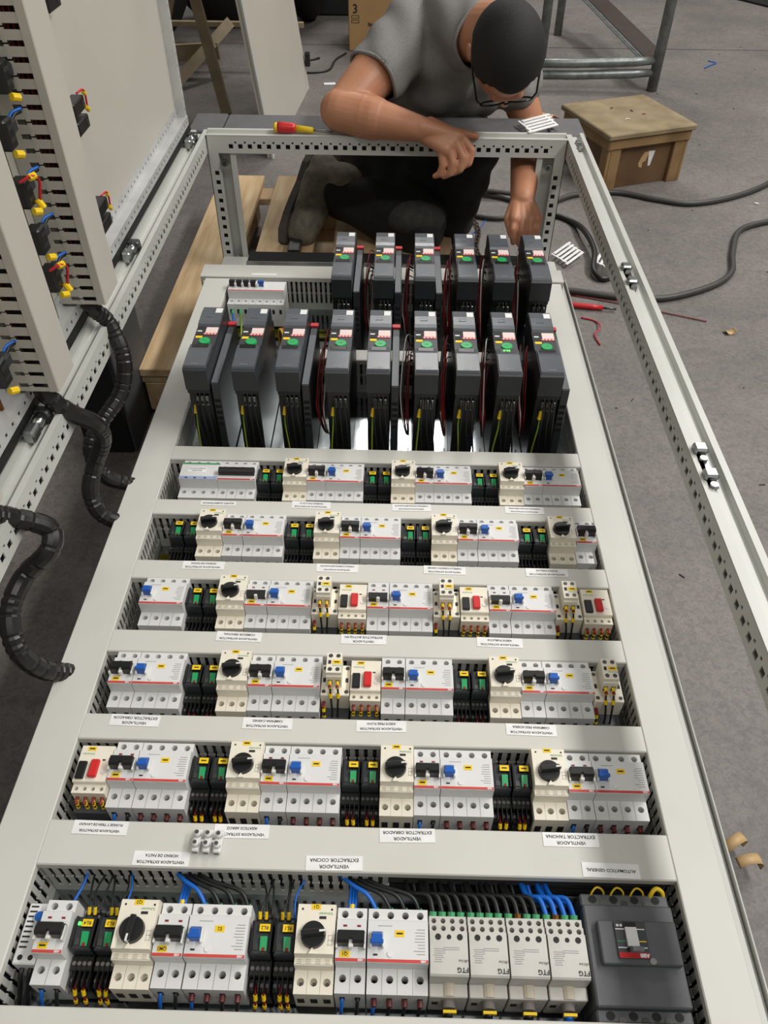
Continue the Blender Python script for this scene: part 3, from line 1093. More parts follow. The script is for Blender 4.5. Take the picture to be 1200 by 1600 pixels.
def mk_b2(key, bar, tagtxt=None):
    W = 0.035
    sp = Spec(key)
    sp.p('body', breaker_body(W, 2), 'breaker_grey')
    screws(sp, W, 2)
    stripe(sp, W)
    if bar:
        sp.p('toggle_bar', MB().prism([(-0.008, 0.000), (-0.008, 0.009), (-0.004, 0.012), (0.0015, 0.012), (0.004, 0.009), (0.004, 0.0)], 0.0025, W - 0.0025, 'x'), 'black_plastic', (0, 0.005, ZF))
    else:
        sp.p('toggle', TG_BLACK, 'x', (0.00875, 0.005, ZF))
        sp.p('toggle', TG_BLACK, 'x', (0.02625, 0.005, ZF))
        sp.p('toggle_bar', MB().box(0.002, W - 0.002, 0.0035, 0.0125, 0.008, 0.0148, 0.001), 'black_plastic', (0, 0, ZF))
    for x in (0.0015, 0.0175, 0.0335):
        sp.p('toggle_pivot', PIVOT if x == 0.0175 else MB().box(-0.001, 0.001, -0.0085, 0.007, 0, 0.0085), 'white_plastic', (x, 0.004, ZF))
    for x in (0.010, 0.026):
        sp.p('indicator_window', WINDOW, 'x', (x, 0.021, ZF))
    tag_on(sp, 0.011, -0.0085, ZF, tagtxt)


def mk_b4(key, tagtxt=None):
    W = 0.070
    sp = Spec(key)
    sp.p('body', breaker_body(W, 4), 'breaker_grey')
    screws(sp, W, 4)
    stripe(sp, W)
    sp.p('toggle', TG_BLUE, 'x', (0.011, 0.006, ZF), sub=[['toggle_tip', BLUE_WING, (0, 0, 0), None, [], 0.0]])
    sp.p('toggle_cradle', CRADLE, 'x', (0.011, 0.006, ZF))
    sp.p('test_button', TEST, 'x', (0.026, -0.0075, ZF))
    sp.p('status_window', MB().box(0.007, 0.012, -0.0095, -0.0075, ZF, ZF + 0.0003), 'print_black')
    tag_on(sp, 0.037, 0.014, ZF, tagtxt)
    mb = MB()
    rnd = random.Random(3)
    for k in range(9):
        y = 0.018 - k * 0.0032
        w = rnd.uniform(0.008, 0.014)
        mb.box(0.066 - w, 0.066, y, y + 0.0008, ZF - 0.0001, ZF + 0.0002)
    mb.box(0.012, 0.028, 0.0215, 0.0222, ZF - 0.0001, ZF + 0.0002)
    sp.p('printed_lines', mb, 'print_grey')


mk_b2('b2', False)
mk_b2('b2bar', True)
mk_b2('b2_qm2', False, 'QM2')
mk_b2('b2_q1', False, 'Q1')
mk_b4('b4')
mk_b4('b4_e2', 'E2')

# four-pole breaker with one long black bar
W = 0.070
sp = Spec('b4bar')
sp.p('body', breaker_body(W, 4), 'breaker_grey')
screws(sp, W, 4)
stripe(sp, W)
sp.p('toggle_bar', MB().prism([(-0.008, 0.000), (-0.008, 0.010), (-0.004, 0.013), (0.0015, 0.013), (0.004, 0.009), (0.004, 0.0)], 0.002, W - 0.002, 'x'), 'black_plastic', (0, 0.003, ZF))
for x in (0.010, 0.026, 0.044, 0.060):
    sp.p('indicator_window', WINDOW, 'x', (x, 0.018, ZF))

# surge protector: 4 modules, green upper edge, pale blue band, white label
W = 0.072
sp = Spec('surge')
sp.p('body', breaker_body(W, 4), 'breaker_grey')
screws(sp, W, 4)
sp.p('green_edge', MB().box(0.001, W - 0.001, 0.0245, 0.0283, ZF - 0.0002, ZF + 0.0004), 'green_line')
sp.p('blue_band', MB().box(0.001, W - 0.001, -0.0163, -0.0085, ZF - 0.0002, ZF + 0.0004), 'blue_pale')
for x in (0.014, 0.030, 0.049):
    sp.p('status_window', MB().box(x - 0.0022, x + 0.0022, -0.0145, -0.0115, ZF, ZF + 0.0006), 'print_black')
st = sp.p('sticker', MB().box(0.013, 0.048, 0.002, 0.017, ZF, ZF + 0.0005), 'white_sticker')
sp.text('EQUIPO', 0.0052, 'print_black', (0.0305, 0.0066, ZF + 0.0007), st)
sp.text('SOBRETENSION', 0.0044, 'print_black', (0.0305, 0.0125, ZF + 0.0007), st)

# rotary motor starter
W = 0.045


def mk_rotary(key, knob_angle, tagtxt=None):
    sp = Spec(key)
    H1, H2 = 0.094, 0.064
    g = 0.0004
    mb = MB()
    mb.prism([(-0.020, 0.0), (-0.020, H1 - 0.012), (-0.0185, H1 - 0.0105), (-0.0125, H1 - 0.0105), (-0.0110, H1), (0.0405, H1), (0.042, H1 - 0.0015), (0.044, H1 - 0.022), (0.044, 0.0)], g, W - g, 'x')
    sp.p('body', mb, 'cream')
    mb = MB()
    mb.add([(g, -0.044, 0.012), (W - g, -0.044, 0.012), (W - g, -0.020, 0.012), (g, -0.020, 0.012), (g, -0.044, H2), (W - g, -0.044, H2), (W - g, -0.020, H2), (g, -0.020, H2)],
           [(3, 2, 1, 0), (0, 1, 5, 4), (1, 2, 6, 5), (2, 3, 7, 6), (3, 0, 4, 7)])
    for i in range(3):
        mb.pocket(W * (i + 0.5) / 3, -0.032, (W - 2 * g) / 3, 0.024, 0.0044, H2, 0.011)
    sp.p('terminal_block', mb, 'cream')
    for i in range(3):
        sp.p('terminal_screw', SCREW_B, 'x', (W * (i + 0.5) / 3, -0.032, H2 - 0.0099))
        sp.p('wire_entry', MB().box(-0.004, 0.004, -0.0447, -0.043, 0.03, 0.045), 'black_matte', (W * (i + 0.5) / 3, 0, 0))
    # ventilation slots on the lower shelf
    mb = MB()
    for r in range(3):
        for k in range(4):
            mb.box(0.003 + k * 0.0108, 0.0085 + k * 0.0108, -0.0184 + r * 0.0019, -0.0176 + r * 0.0019, H1 - 0.0107, H1 - 0.0102)
    sp.p('vent_slots', mb, 'cream_dark')
    kn = MB().cyl((0, 0, 0), 0.0145, 0.006, 'z', 28, 0.0138)
    e = sp.p('knob', kn, 'black_plastic', (0.0205, 0.008, H1))
    ca, sa = math.cos(knob_angle), math.sin(knob_angle)
    R = Matrix.Rotation(knob_angle, 4, 'Z')
    mb = MB().box(-0.0135, 0.0135, -0.0035, 0.0035, 0.005, 0.014, 0.0012)
    mb.v = [tuple(R @ Vector(p)) for p in mb.v]
    e[4].append(['grip', mb.mesh('grip', 'black_plastic'), (0, 0, 0), None, [], 0.0])
    mb = MB().box(0.0075, 0.0150, -0.0011, 0.0011, 0.006, 0.0145, 0.0)
    mb.v = [tuple(R @ Vector(p)) for p in mb.v]
    e[4].append(['pointer', mb.mesh('pointer', 'white_plastic'), (0, 0, 0), None, [], 0.0])
    sp.p('trip_window', MB().box(0.026, 0.034, 0.0255, 0.0285, H1 - 0.0002, H1 + 0.0005), 'print_black')
    sp.p('lock_tab', MB().prism([(-0.004, -0.006), (0.004, -0.006), (0.0, 0.001)], 0, 0.004, 'z'), 'cream', (0.0205, -0.006, H1))
    sp.text('Schneider', 0.0042, 'green_print', (0.033, 0.0315, H1 + 0.0003))
    for x, y in ((0.006, 0.036), (0.040, 0.036)):
        sp.p('screw_hole', MB().cyl((0, 0, 0), 0.0013, 0.0003, 'z', 8), 'hole_dark', (x, y, H1))
    mb = MB()
    for r in range(3):
        mb.box(0.0375, 0.043, 0.008 - r * 0.005, 0.0085 - r * 0.005, H1 - 0.0001, H1 + 0.0002)
    mb.box(0.0375, 0.038, -0.003, 0.0085, H1 - 0.0001, H1 + 0.0002)
    sp.p('printed_lines', mb, 'print_grey')
    e = sp.p('name_tag', MB().box(-0.0055, 0.0055, -0.003, 0.003, 0, 0.0004), 'yellow_tag', (0.0215, 0.0385, H1))
    if tagtxt:
        sp.text(tagtxt, 0.0052, 'print_black', (0, 0, 0.0005), e, 0.0001)
    else:
        e[4].append(['print_mark', TAGP, (0, 0, 0.0001), None, [], 0.0])


mk_rotary('rot_on', 0.12)
mk_rotary('rot_vert', math.radians(-95), 'Q2')
mk_rotary('rot_on1', 0.12, 'Q1')

# push-button motor starter
sp = Spec('push')
H1 = 0.086
g = 0.0004
sp.p('body', MB().prism([(-0.018, 0.0), (-0.018, H1 - 0.001), (-0.017, H1), (0.0330, H1), (0.034, H1 - 0.001), (0.034, 0.0)], g, W - g, 'x'), 'cream')
mb = MB()
H2 = 0.078
mb.add([(g, -0.030, 0.05), (W - g, -0.030, 0.05), (W - g, -0.018, 0.05), (g, -0.018, 0.05), (g, -0.030, H2), (W - g, -0.030, H2), (W - g, -0.018, H2), (g, -0.018, H2)],
       [(3, 2, 1, 0), (0, 1, 5, 4), (1, 2, 6, 5), (2, 3, 7, 6), (3, 0, 4, 7)])
for i, x in enumerate((0.008, 0.0175, 0.0275, 0.037)):
    mb.pocket(g + (W - 2 * g) * (i + 0.5) / 4, -0.024, (W - 2 * g) / 4, 0.012, 0.0027, H2, 0.007)
    sp.p('terminal_screw', MB().cyl((0, 0, 0), 0.002, 0.001, 'z', 8), 'screw_metal', (g + (W - 2 * g) * (i + 0.5) / 4, -0.024, H2 - 0.0069))
sp.p('auxiliary_block', mb, 'cream')
sp.p('black_base', MB().box(0.001, W - 0.001, -0.044, -0.0305, 0.0, 0.05, 0.001).box(0.001, W - 0.001, 0.0342, 0.044, 0, 0.066, 0.001), 'mccb_dark')
for i in range(3):
    sp.p('terminal_screw', SCREW, 'x', (W * (i + 0.5) / 3, 0.039, 0.066))
sp.p('start_button', MB().box(0.003, 0.0145, -0.0150, 0.0095, H1, H1 + 0.0045, 0.001), 'black_plastic')
sp.p('stop_button', MB().box(0.0195, 0.0310, -0.0130, 0.0120, H1, H1 + 0.0060, 0.0015), 'red_button')
sp.p('dial', MB().cyl((0.038, -0.003, H1), 0.0035, 0.001, 'z', 12), 'white_plastic')
sp.p('trip_window', MB().box(0.0325, 0.0365, 0.0120, 0.0140, H1, H1 + 0.0004), 'print_black')
sp.text('Schneider', 0.0042, 'green_print', (0.0115, 0.0215, H1 + 0.0003))
e = sp.p('name_tag', MB().box(-0.0055, 0.0055, -0.003, 0.003, 0, 0.0004), 'yellow_tag', (0.0145, 0.0290, H1))
e[4].append(['print_mark', TAGP, (0, 0, 0.0001), None, [], 0.0])

# plug-in relay on a black socket
W = 0.026


def mk_relay(key, tagtxt=None, led=False):
    sp = Spec(key)
    g = 0.0005
    mb = MB()
    mb.box(g, W - g, -0.040, 0.040, 0, 0.030, 0.001)
    mb.box(g, W - g, -0.024, -0.008, 0.030, 0.052, 0.001)
    mb.box(g, W - g, -0.038, -0.0245, 0.030, 0.042, 0.001)
    mb.box(g, W - g, 0.028, 0.040, 0.030, 0.050, 0.001)
    sp.p('socket', mb, 'black_plastic')
    sp.p('relay_body', MB().prism([(-0.0075, 0.030), (-0.0075, 0.070), (-0.006, 0.072), (0.024, 0.076), (0.027, 0.074), (0.0275, 0.030)], 0.0015, W - 0.0015, 'x'), 'drive_body')
    sp.p('retainer_clip', MB().box(0.001, 0.0035, -0.006, 0.027, 0.05, 0.078, 0.0005).box(W - 0.0035, W - 0.001, -0.006, 0.027, 0.05, 0.078, 0.0005), 'black_plastic')
    sp.p('test_lever', MB().prism([(-0.004, 0.071), (-0.004, 0.0745), (0.010, 0.0795), (0.0105, 0.073)], 0.0125, 0.0205, 'x'), 'green_toggle',
         sub=[['lever_notch', MB().box(0.0148, 0.0182, -0.0045, 0.000, 0.0715, 0.0757).mesh('lever_notch', 'red_wire'), (0, 0, 0), None, [], 0.0]])
    sp.p('side_window', MB().box(0.0045, 0.0105, -0.003, 0.004, 0.0715, 0.0738), 'steel_dark')
    e = sp.p('name_tag', MB().box(-0.0062, 0.0062, -0.0040, 0.0040, 0, 0.0005), 'yellow_tag', (0.0165, 0.0190, 0.0795))
    sp.p('tag_holder', MB().box(0.010, 0.0235, 0.0145, 0.0240, 0.074, 0.0794), 'black_plastic')
    if tagtxt:
        sp.text(tagtxt, 0.0055, 'print_black', (0, 0, 0.0006), e, 0.0001)
    else:
        e[4].append(['print_mark', TAGP, (0, 0, 0.0001), None, [], 0.0])
    for i in range(4):
        x = 0.004 + i * 0.006
        sp.p('terminal_screw', SCREW_B, 'x', (x, -0.0165, 0.052))
        sp.p('terminal_screw', SCREW_B, 'x', (x, -0.0315, 0.042))
        sp.p('terminal_fin', MB().box(-0.0004, 0.0004, -0.040, -0.008, 0.03, 0.0535), 'black_matte', (x + 0.003, 0, 0))
    for i in range(2):
        sp.p('terminal_screw', SCREW_B, 'x', (0.0075 + i * 0.011, 0.0345, 0.050))
    if led:
        sp.p('status_lamp', MB().box(0.005, 0.0085, 0.017, 0.0205, 0.076, 0.0785), 'led_green')


mk_relay('relay')
for k in (1, 2, 3, 4):
    mk_relay('relay%d' % k, 'RL%d' % k, k == 4)

# contactor with tall auxiliary block
W = 0.043
sp = Spec('contactor')
sp.p('base', MB().box(0.001, W - 0.001, -0.040, 0.030, 0, 0.042, 0.001), 'mccb_dark')
sp.p('body', MB().box(0.0005, W - 0.0005, -0.022, 0.030, 0.042, 0.078, 0.001), 'cream')
for x in (0.005, 0.038):
    sp.p('side_window', MB().box(x - 0.002, x + 0.002, 0.0, 0.007, 0.078, 0.0786), 'print_black')
    sp.p('terminal_screw', MB().cyl((0, 0, 0), 0.003, 0.0006, 'z', 10), 'steel_dark', (x, -0.016, 0.078))
    sp.p('terminal_screw', MB().cyl((0, 0, 0), 0.003, 0.0006, 'z', 10), 'steel_dark', (x, 0.024, 0.078))
aux = sp.p('auxiliary_block', MB().prism([(-0.008, 0.078), (-0.008, 0.104), (-0.006, 0.106), (-0.006, 0.112), (0.028, 0.112), (0.030, 0.110), (0.030, 0.078)], 0.009, 0.031, 'x'), 'cream')
for x in (0.0145, 0.0255):
    for y in (0.0, 0.023):
        aux[4].append(['terminal_screw', MB().cyl((0, 0, 0), 0.0032, 0.0006, 'z', 10).mesh('terminal_screw', 'steel_dark'), (x, y, 0.112), None, [], 0.0])
aux[4].append(['status_window', MB().box(0.0115, 0.0155, 0.009, 0.015, 0.112, 0.1126).mesh('status_window', 'print_black'), (0, 0, 0), None, [], 0.0])
aux[4].append(['name_tag', MB().box(0.0175, 0.0300, 0.009, 0.0155, 0.112, 0.1125).mesh('name_tag', 'yellow_tag'), (0, 0, 0), None, [], 0.0])
aux[4].append(['print_mark', TAGP, (0.0237, 0.0122, 0.1122), None, [], 0.0])
for x in (0.0145, 0.0255):
    aux[4].append(['wire_entry', MB().box(x - 0.003, x + 0.003, -0.0083, -0.0075, 0.085, 0.096).mesh('wire_entry', 'hole_dark'), (0, 0, 0), None, [], 0.0])
sp.text('Schneider', 0.0036, 'green_print', (0.0235, 0.006, 0.1123))

# distribution block
W = 0.044
sp = Spec('dist')
g = 0.0004
H1, H2 = 0.088, 0.060
mb = MB()
mb.prism([(-0.028, 0.004), (-0.028, H1 - 0.002), (-0.026, H1), (0.018, H1), (0.018, 0.004)], g, W - g, 'x')
for (a, b, z) in ((0.018, 0.0265, H1 - 0.004), (0.0265, 0.0365, H1 - 0.008)):
    mb.add([(g, a, 0.004), (W - g, a, 0.004), (W - g, b, 0.004), (g, b, 0.004), (g, a, z), (W - g, a, z), (W - g, b, z), (g, b, z)],
           [(3, 2, 1, 0), (0, 1, 5, 4), (1, 2, 6, 5), (2, 3, 7, 6), (3, 0, 4, 7)])
    for i in range(4):
        mb.pocket(g + (W - 2 * g) * (i + 0.5) / 4, (a + b) / 2, (W - 2 * g) / 4, b - a, 0.0030, z, 0.007)
sp.p('body', mb, 'dist_grey')
for z, y in ((H1 - 0.004, 0.02225), (H1 - 0.008, 0.0315)):
    for i in range(4):
        sp.p('terminal_screw', MB().cyl((0, 0, 0), 0.0022, 0.001, 'z', 8), 'screw_metal', (g + (W - 2 * g) * (i + 0.5) / 4, y, z - 0.0069))
for x, r in ((0.010, 0.0034), (0.0225, 0.0026), (0.035, 0.0034)):
    sp.p('screw_port', MB().cyl((0, 0, 0), r, 0.0005, 'z', 12), 'hole_dark', (x, 0.012, H1))
mb = MB()
rnd = random.Random(5)
for k in range(7):
    mb.box(0.004 + rnd.uniform(0, 0.002), 0.016 + rnd.uniform(-0.003, 0.002), -0.001 - k * 0.0022, -0.0002 - k * 0.0022, H1 - 0.0001, H1 + 0.0002)
for k in range(2):
    mb.box(0.016, 0.034, 0.0005 - k * 0.0022, 0.0013 - k * 0.0022, H1 - 0.0001, H1 + 0.0002)
sp.p('printed_lines', mb, 'print_grey')
sp.text('FTG', 0.0072, 'print_black', (0.037, -0.0215, H1 + 0.0003), None, 0.0002)
sp.text('cRUus', 0.0042, 'print_black', (0.038, -0.0125, H1 + 0.0003))
sp.p('near_shelf', MB().box(g, W - g, -0.042, -0.028, 0.004, H2, 0.001), 'dist_grey')
sp.p('cable_collar', MB().cyl((0.0225, -0.041, 0.052), 0.0105, 0.014, 'y', 18), 'cream_dark')
sp.p('cable_entry', MB().cyl((0.0225, -0.050, 0.046), 0.0075, 0.012, 'y', 16), 'grey_plaster')
e = sp.p('name_tag', MB().box(-0.0075, 0.0075, -0.0015, 0.0015, -0.004, 0.004), 'yellow_tag', (0.0235, -0.0535, 0.047))
e[4].append(['print_mark', MB().box(-0.003, 0.003, -0.0018, -0.0014, -0.0015, 0.0015).mesh('print_mark', 'print_black'), (0, 0, 0), None, [], 0.0])
sp.p('small_port', MB().box(0.004, 0.011, -0.0424, -0.0415, 0.030, 0.040), 'hole_dark')

# eight-module residual current unit at the far end
W = 0.140
sp = Spec('rcd8')
sp.p('body', breaker_body(W, 8), 'breaker_grey')
screws(sp, W, 8)
stripe(sp, W, False)
for k in range(4):
    sp.p('toggle', TG_BLACK, 'x', (0.00875 + 0.0175 * k, 0.008, ZF))
    sp.p('toggle_pivot', PIVOT, 'x', (0.0175 * (k + 1), 0.007, ZF))
sp.p('toggle', TG_BLUE, 'x', (0.081, 0.010, ZF), sub=[['toggle_tip', BLUE_WING, (0, 0, 0), None, [], 0.0]])
sp.p('toggle_cradle', CRADLE, 'x', (0.081, 0.010, ZF))

# ------------------------------------------------------------------ the device rows
ROWS = {'A': (1.0744, -0.3620, 0.3830, ['surge', 'b4bar', 'r', 'r', 'm', 'b6', 'r', 'r', 'm', 'b6', 'r', 'r', 'm', 'b6']),
        'B': (0.9330, -0.3550, 0.3880, ['r', 'r', 'm', 'b6', 'r', 'r', 'm', 'b6', 'r', 'r', 'm', 'b6', 'r', 'r', 'm', 'b2']),
        'C': (0.7820, -0.3640, 0.3870, ['b4', 'r', 'r', 'm', 'b6bar', 'k', 'p', 'b6bar', 'k', 'p', 'b6bar', 'k', 'p']),
        'D': (0.6350, -0.3730, 0.3780, ['b6', 'r', 'r', 'm', 'b6', 'k', 'p', 'b6', 'r', 'r', 'm', 'b6', 'k']),
        'E': (0.4868, -0.3790, 0.3810, ['p', 'b6', 'r', 'r', 'm', 'b6', 'r', 'r', 'm', 'b6', 'r', 'r', 'm', 'b6']),
        'F': (0.2805, -0.3620, 0.2690, ['b2', 'r', 'r', 'm', 'b6', 'r', 'r', 'm', 'b6', 'd', 'd', 'd', 'd'])}
WID = {'surge': .072, 'b4bar': .070, 'r': .026, 'm': .045, 'b2': .035, 'b4': .070, 'k': .043, 'p': .045, 'd': .044}
ROWNAME = {'F': 'the nearest device row', 'E': 'the second device row', 'D': 'the third device row', 'C': 'the fourth device row', 'B': 'the fifth device row', 'A': 'the sixth device row'}
ORD = ['leftmost', 'second', 'third', 'fourth', 'fifth', 'sixth', 'seventh', 'eighth']
NAMES = {'b2': ('circuit_breaker', 'grey two-pole breaker with black toggles', 'breaker'),
         'b2bar': ('circuit_breaker', 'grey two-pole breaker with black bar toggle', 'breaker'),
         'b4': ('residual_current_breaker', 'grey four-module breaker with blue toggle', 'breaker'),
         'b4bar': ('circuit_breaker', 'grey four-pole breaker with long black bar', 'breaker'),
         'surge': ('surge_protector', 'grey surge protector with green edge and white label', 'surge protector'),
         'r': ('plug_in_relay', 'black relay with green lever and yellow tag', 'relay'),
         'm': ('motor_starter', 'cream motor starter with black rotary knob', 'motor starter'),
         'p': ('push_button_starter', 'cream motor starter with black and red buttons', 'motor starter'),
         'k': ('contactor', 'cream contactor with tall auxiliary block', 'contactor'),
         'd': ('distribution_block', 'grey distribution block fed by thick cables', 'distribution block')}
PLACED = {}
for row, (ym, xa, xb, seq) in ROWS.items():
    flat = []
    for k in seq:
        if k == 'b6':
            flat += ['b2', 'b4']
        elif k == 'b6bar':
            flat += ['b2bar', 'b4']
        else:
            flat.append(k)
    tot = sum(WID.get(k, .035) for k in flat)
    gap = (xb - xa - tot) / (len(flat) - 1)
    count, total = {}, {}
    for k in flat:
        total[k] = total.get(k, 0) + 1
    x = xa
    rl = [4, 3, 2, 1]
    for k in flat:
        c = count.get(k, 0)
        count[k] = c + 1
        name, desc, cat = NAMES[k]
        if total[k] == 1:
            label = '%s, only one in %s' % (desc, ROWNAME[row])
        else:
            label = '%s, %s%s in %s' % (desc, ORD[c], '' if c == 0 else ' from left', ROWNAME[row])
        key = {'r': 'relay', 'm': 'rot_on', 'p': 'push', 'k': 'contactor', 'd': 'dist'}.get(k, k)
        if row == 'F':
            if k == 'r':
                key = 'relay%d' % rl[c]
            elif k == 'm':
                key = ('rot_vert', 'rot_on1')[c]
            elif k == 'b2' and c:
                key = ('b2_qm2', 'b2_q1')[c - 1]
            elif k == 'b4' and c == 0:
                key = 'b4_e2'
        z = ZB
        y = ym
        if k in ('m',):
            z = ZB
        instance(key, name, label, cat, (x, y, z), cat + 's on the panel' if cat != 'relay' else 'relays on the panel')
        PLACED.setdefault((row, k), []).append(x)
        x += WID.get(k, .035) + gap

# DIN rails under the rows
for row, (ym, xa, xb, seq) in ROWS.items():
    mb = MB().prism([(-0.0175, 0.005), (-0.0175, 0.0062), (-0.0125, 0.0062), (-0.0125, 0.0012), (0.0125, 0.0012), (0.0125, 0.0062), (0.0175, 0.0062), (0.0175, 0.005), (0.0137, 0.005), (0.0137, 0.0), (-0.0137, 0.0), (-0.0137, 0.005)], -0.388, 0.388 if row != 'F' else 0.27, 'x')
    o = mb.build('din_rail', 'brass_zinc', None, False, (0, ym, ZP))
    tag(o, 'zinc DIN rail behind %s' % ROWNAME[row], 'rail', 'DIN rails on the mounting plate')

instance('rcd8', 'residual_current_breaker', 'grey eight-module breaker with blue toggle at the far left behind drives', 'breaker', (-0.385, 1.765, ZB))
o = MB().prism([(-0.0175, 0.005), (-0.0175, 0.0062), (-0.0125, 0.0062), (-0.0125, 0.0012), (0.0125, 0.0012), (0.0125, 0.0062), (0.0175, 0.0062), (0.0175, 0.005), (0.0137, 0.005), (0.0137, 0.0), (-0.0137, 0.0), (-0.0137, 0.005)], -0.388, -0.115, 'x').build('din_rail', 'brass_zinc', None, False, (0, 1.70, ZP))
tag(o, 'yellowish zinc DIN rail behind the left front drives', 'rail', 'DIN rails on the mounting plate')

# fan thermostat with blue dial at the left end of the nearest row
t = thing('thermostat', 'light grey vented thermostat with blue dial, at left end of nearest row', 'thermostat', (-0.3895, 0.290, ZB))
MB().box(0, 0.0265, -0.032, 0.034, 0.004, 0.066, 0.0015).build('body', 'breaker_grey', t)
MB().cyl((0.0175, 0.018, 0.066), 0.0075, 0.002, 'z', 18).build('dial_ring', 'white_plastic', t)
MB().cyl((0.0175, 0.018, 0.068), 0.0055, 0.003, 'z', 18).build('dial', 'blue_toggle', t)
for k in range(9):
    MB().box(0.003, 0.012, 0.029 - k * 0.0055, 0.0308 - k * 0.0055, 0.0655, 0.0664).build('vent_slot', 'hole_dark', t)
for x in (0.008, 0.020):
    MB().cyl((x, -0.025, 0.066), 0.003, 0.0005, 'z', 10).build('terminal_screw', 'hole_dark', t)

# moulded case circuit breaker
t = thing('main_breaker', 'large dark grey moulded main breaker, AUTOMATICO GENERAL, at near right', 'breaker', (0.2745, 0.2350, ZP))
t.scale = (1, 0.89, 1)
W = 0.106
HB = 0.080
mb = MB()
mb.box(0, W, -0.005, 0.115, 0, HB, 0.002)
mb.build('body', 'mccb_grey', t)
for y0, y1, n in ((0.115, 0.132, 'far_terminal_cover'), (-0.022, -0.005, 'near_terminal_cover')):
    o = MB().box(0, W, y0, y1, 0, HB - 0.008, 0.002).build(n, 'mccb_grey', t)
    for k in range(4):
        MB().cyl((0.015 + k * 0.0253, (y0 + y1) / 2 + 0.001, HB - 0.008), 0.0050, 0.0006, 'z', 14).build('screw_port', 'hole_dark', o)
    for k in range(3):
        MB().cyl((0.0275 + k * 0.0253, (y0 + y1) / 2 - 0.004, HB - 0.008), 0.0042, 0.0012, 'z', 12).build('cover_screw', 'screw_metal' if k != 1 else 'steel_dark', o)
fp = MB().box(0.012, W - 0.003, 0.040, 0.092, HB, HB + 0.010, 0.0015).build('front_plate', 'mccb_grey', t)
MB().box(0.030, 0.066, 0.046, 0.090, HB + 0.010, HB + 0.0125, 0.0006).build('handle_bezel', 'mccb_dark', fp)
MB().box(0.031, 0.065, 0.0465, 0.053, HB + 0.0125, HB + 0.013).build('red_label', 'red_button', fp)
put('lettering', text_mesh('ABB', 0.006, 'white_sticker', weight=0.0003), fp, (0.0595, 0.0498, HB + 0.0133), math.pi)
for k, (x0, x1, y, m) in enumerate(((0.031, 0.041, 0.0800, 'white_sticker'), (0.055, 0.0645, 0.0800, 'white_sticker'), (0.031, 0.041, 0.0655, 'green_line'), (0.055, 0.0645, 0.0655, 'yellow_tag'), (0.031, 0.041, 0.0580, 'white_sticker'), (0.055, 0.0645, 0.0580, 'white_sticker'))):
    MB().box(x0, x1, y, y + 0.0012, HB + 0.0125, HB + 0.0129).build('scale_mark', m, fp)
for x in (0.034, 0.038):
    MB().cyl((x, 0.085, HB + 0.0125), 0.0016, 0.0006, 'z', 10).build('rating_mark', 'white_plastic', fp)
MB().box(0.0405, 0.0555, 0.0540, 0.0895, HB + 0.0118, HB + 0.0127).build('toggle_slot', 'black_matte', fp)
MB().prism([(0.059, HB + 0.0125), (0.059, HB + 0.018), (0.082, HB + 0.0165), (0.082, HB + 0.0125)], 0.0415, 0.0545, 'x').build('toggle_slide', 'breaker_grey', fp)
MB().prism([(0.0525, HB + 0.013), (0.0505, HB + 0.027), (0.0545, HB + 0.029), (0.0595, HB + 0.017), (0.059, HB + 0.013)], 0.0435, 0.0560, 'x').build('toggle', 'breaker_side', fp)
MB().cyl((0.0685, 0.0440, HB + 0.010), 0.0038, 0.0014, 'z', 16).build('push_to_trip', 'print_grey', fp)
MB().cyl((0.0660, 0.0930, HB), 0.003, 0.001, 'z', 12).build('plate_screw', 'screw_metal', t)

# ------------------------------------------------------------------ printed signs on the duct covers
SIGNS = [(-0.279, 1.003, 'EQUIPO SOBRETENSION'), (-0.111, 1.003, 'VENTILADOR EXTRACTOR\nHORNO POLLOS 01'), (0.070, 1.002, 'VENTILADOR EXTRACTOR\nCAMPANA COCINA RESTAURANTE'), (0.273, 1.001, 'VENTILADOR EXTRACTOR\nCAMPANA COCINA PRINCIPAL'),
         (-0.278, 0.8545, 'VENTILADOR EXTRACTOR\nHORNO DE PIZZAS'), (-0.054, 0.8545, 'VENTILADOR EXTRACTOR\nPARRILLA CARBON RESTAURANTE'), (0.125, 0.8550, 'VENTILADOR EXTRACTOR\nPARRILLA CARBON CARNES'), (0.295, 0.8545, 'VENTILADOR EXTRACTOR\nFUEGO PAELLAS'),
         (-0.196, 0.7110, 'VENTILADOR EXTRACTOR\nCOMEDOR PERSONAL'), (-0.004, 0.7110, 'VENTILADOR\nEXTRACTOR BOTIQUIN'), (0.205, 0.7110, 'VENTILADOR EXTRACTOR\nASEOS PUBLICOS'),
         (-0.320, 0.5635, 'VENTILADOR\nEXTRACTOR OBRADOR'), (-0.133, 0.5635, 'VENTILADOR EXTRACTOR\nCAMPANA CARNES'), (0.027, 0.5635, 'VENTILADOR EXTRACTOR\nASEOS FREE FLOW'), (0.237, 0.5635, 'VENTILADOR EXTRACTOR\nCAMPANA PESCADERIA'),
         (-0.326, 0.4110, 'VENTILADOR EXTRACTOR\nPLONGE Y TREN DE LAVADO'), (-0.146, 0.4110, 'VENTILADOR EXTRACTOR\nASIATICO ARROZ'), (0.064, 0.4110, 'VENTILADOR\nEXTRACTOR OBRADOR'), (0.270, 0.4110, 'VENTILADOR\nEXTRACTOR TAHONA'),
         (-0.240, 0.3745, 'VENTILADOR EXTRACTOR\nHORNO DE PASTA'), (-0.026, 0.3745, 'VENTILADOR\nEXTRACTOR COCINA'), (0.314, 0.3745, 'AUTOMATICO GENERAL'), (-0.306, 1.838, '')]
PLATE_S = MB().box(-0.035, 0.035, -0.0088, 0.0088, 0, 0.0004).mesh('sticker', 'white_sticker')
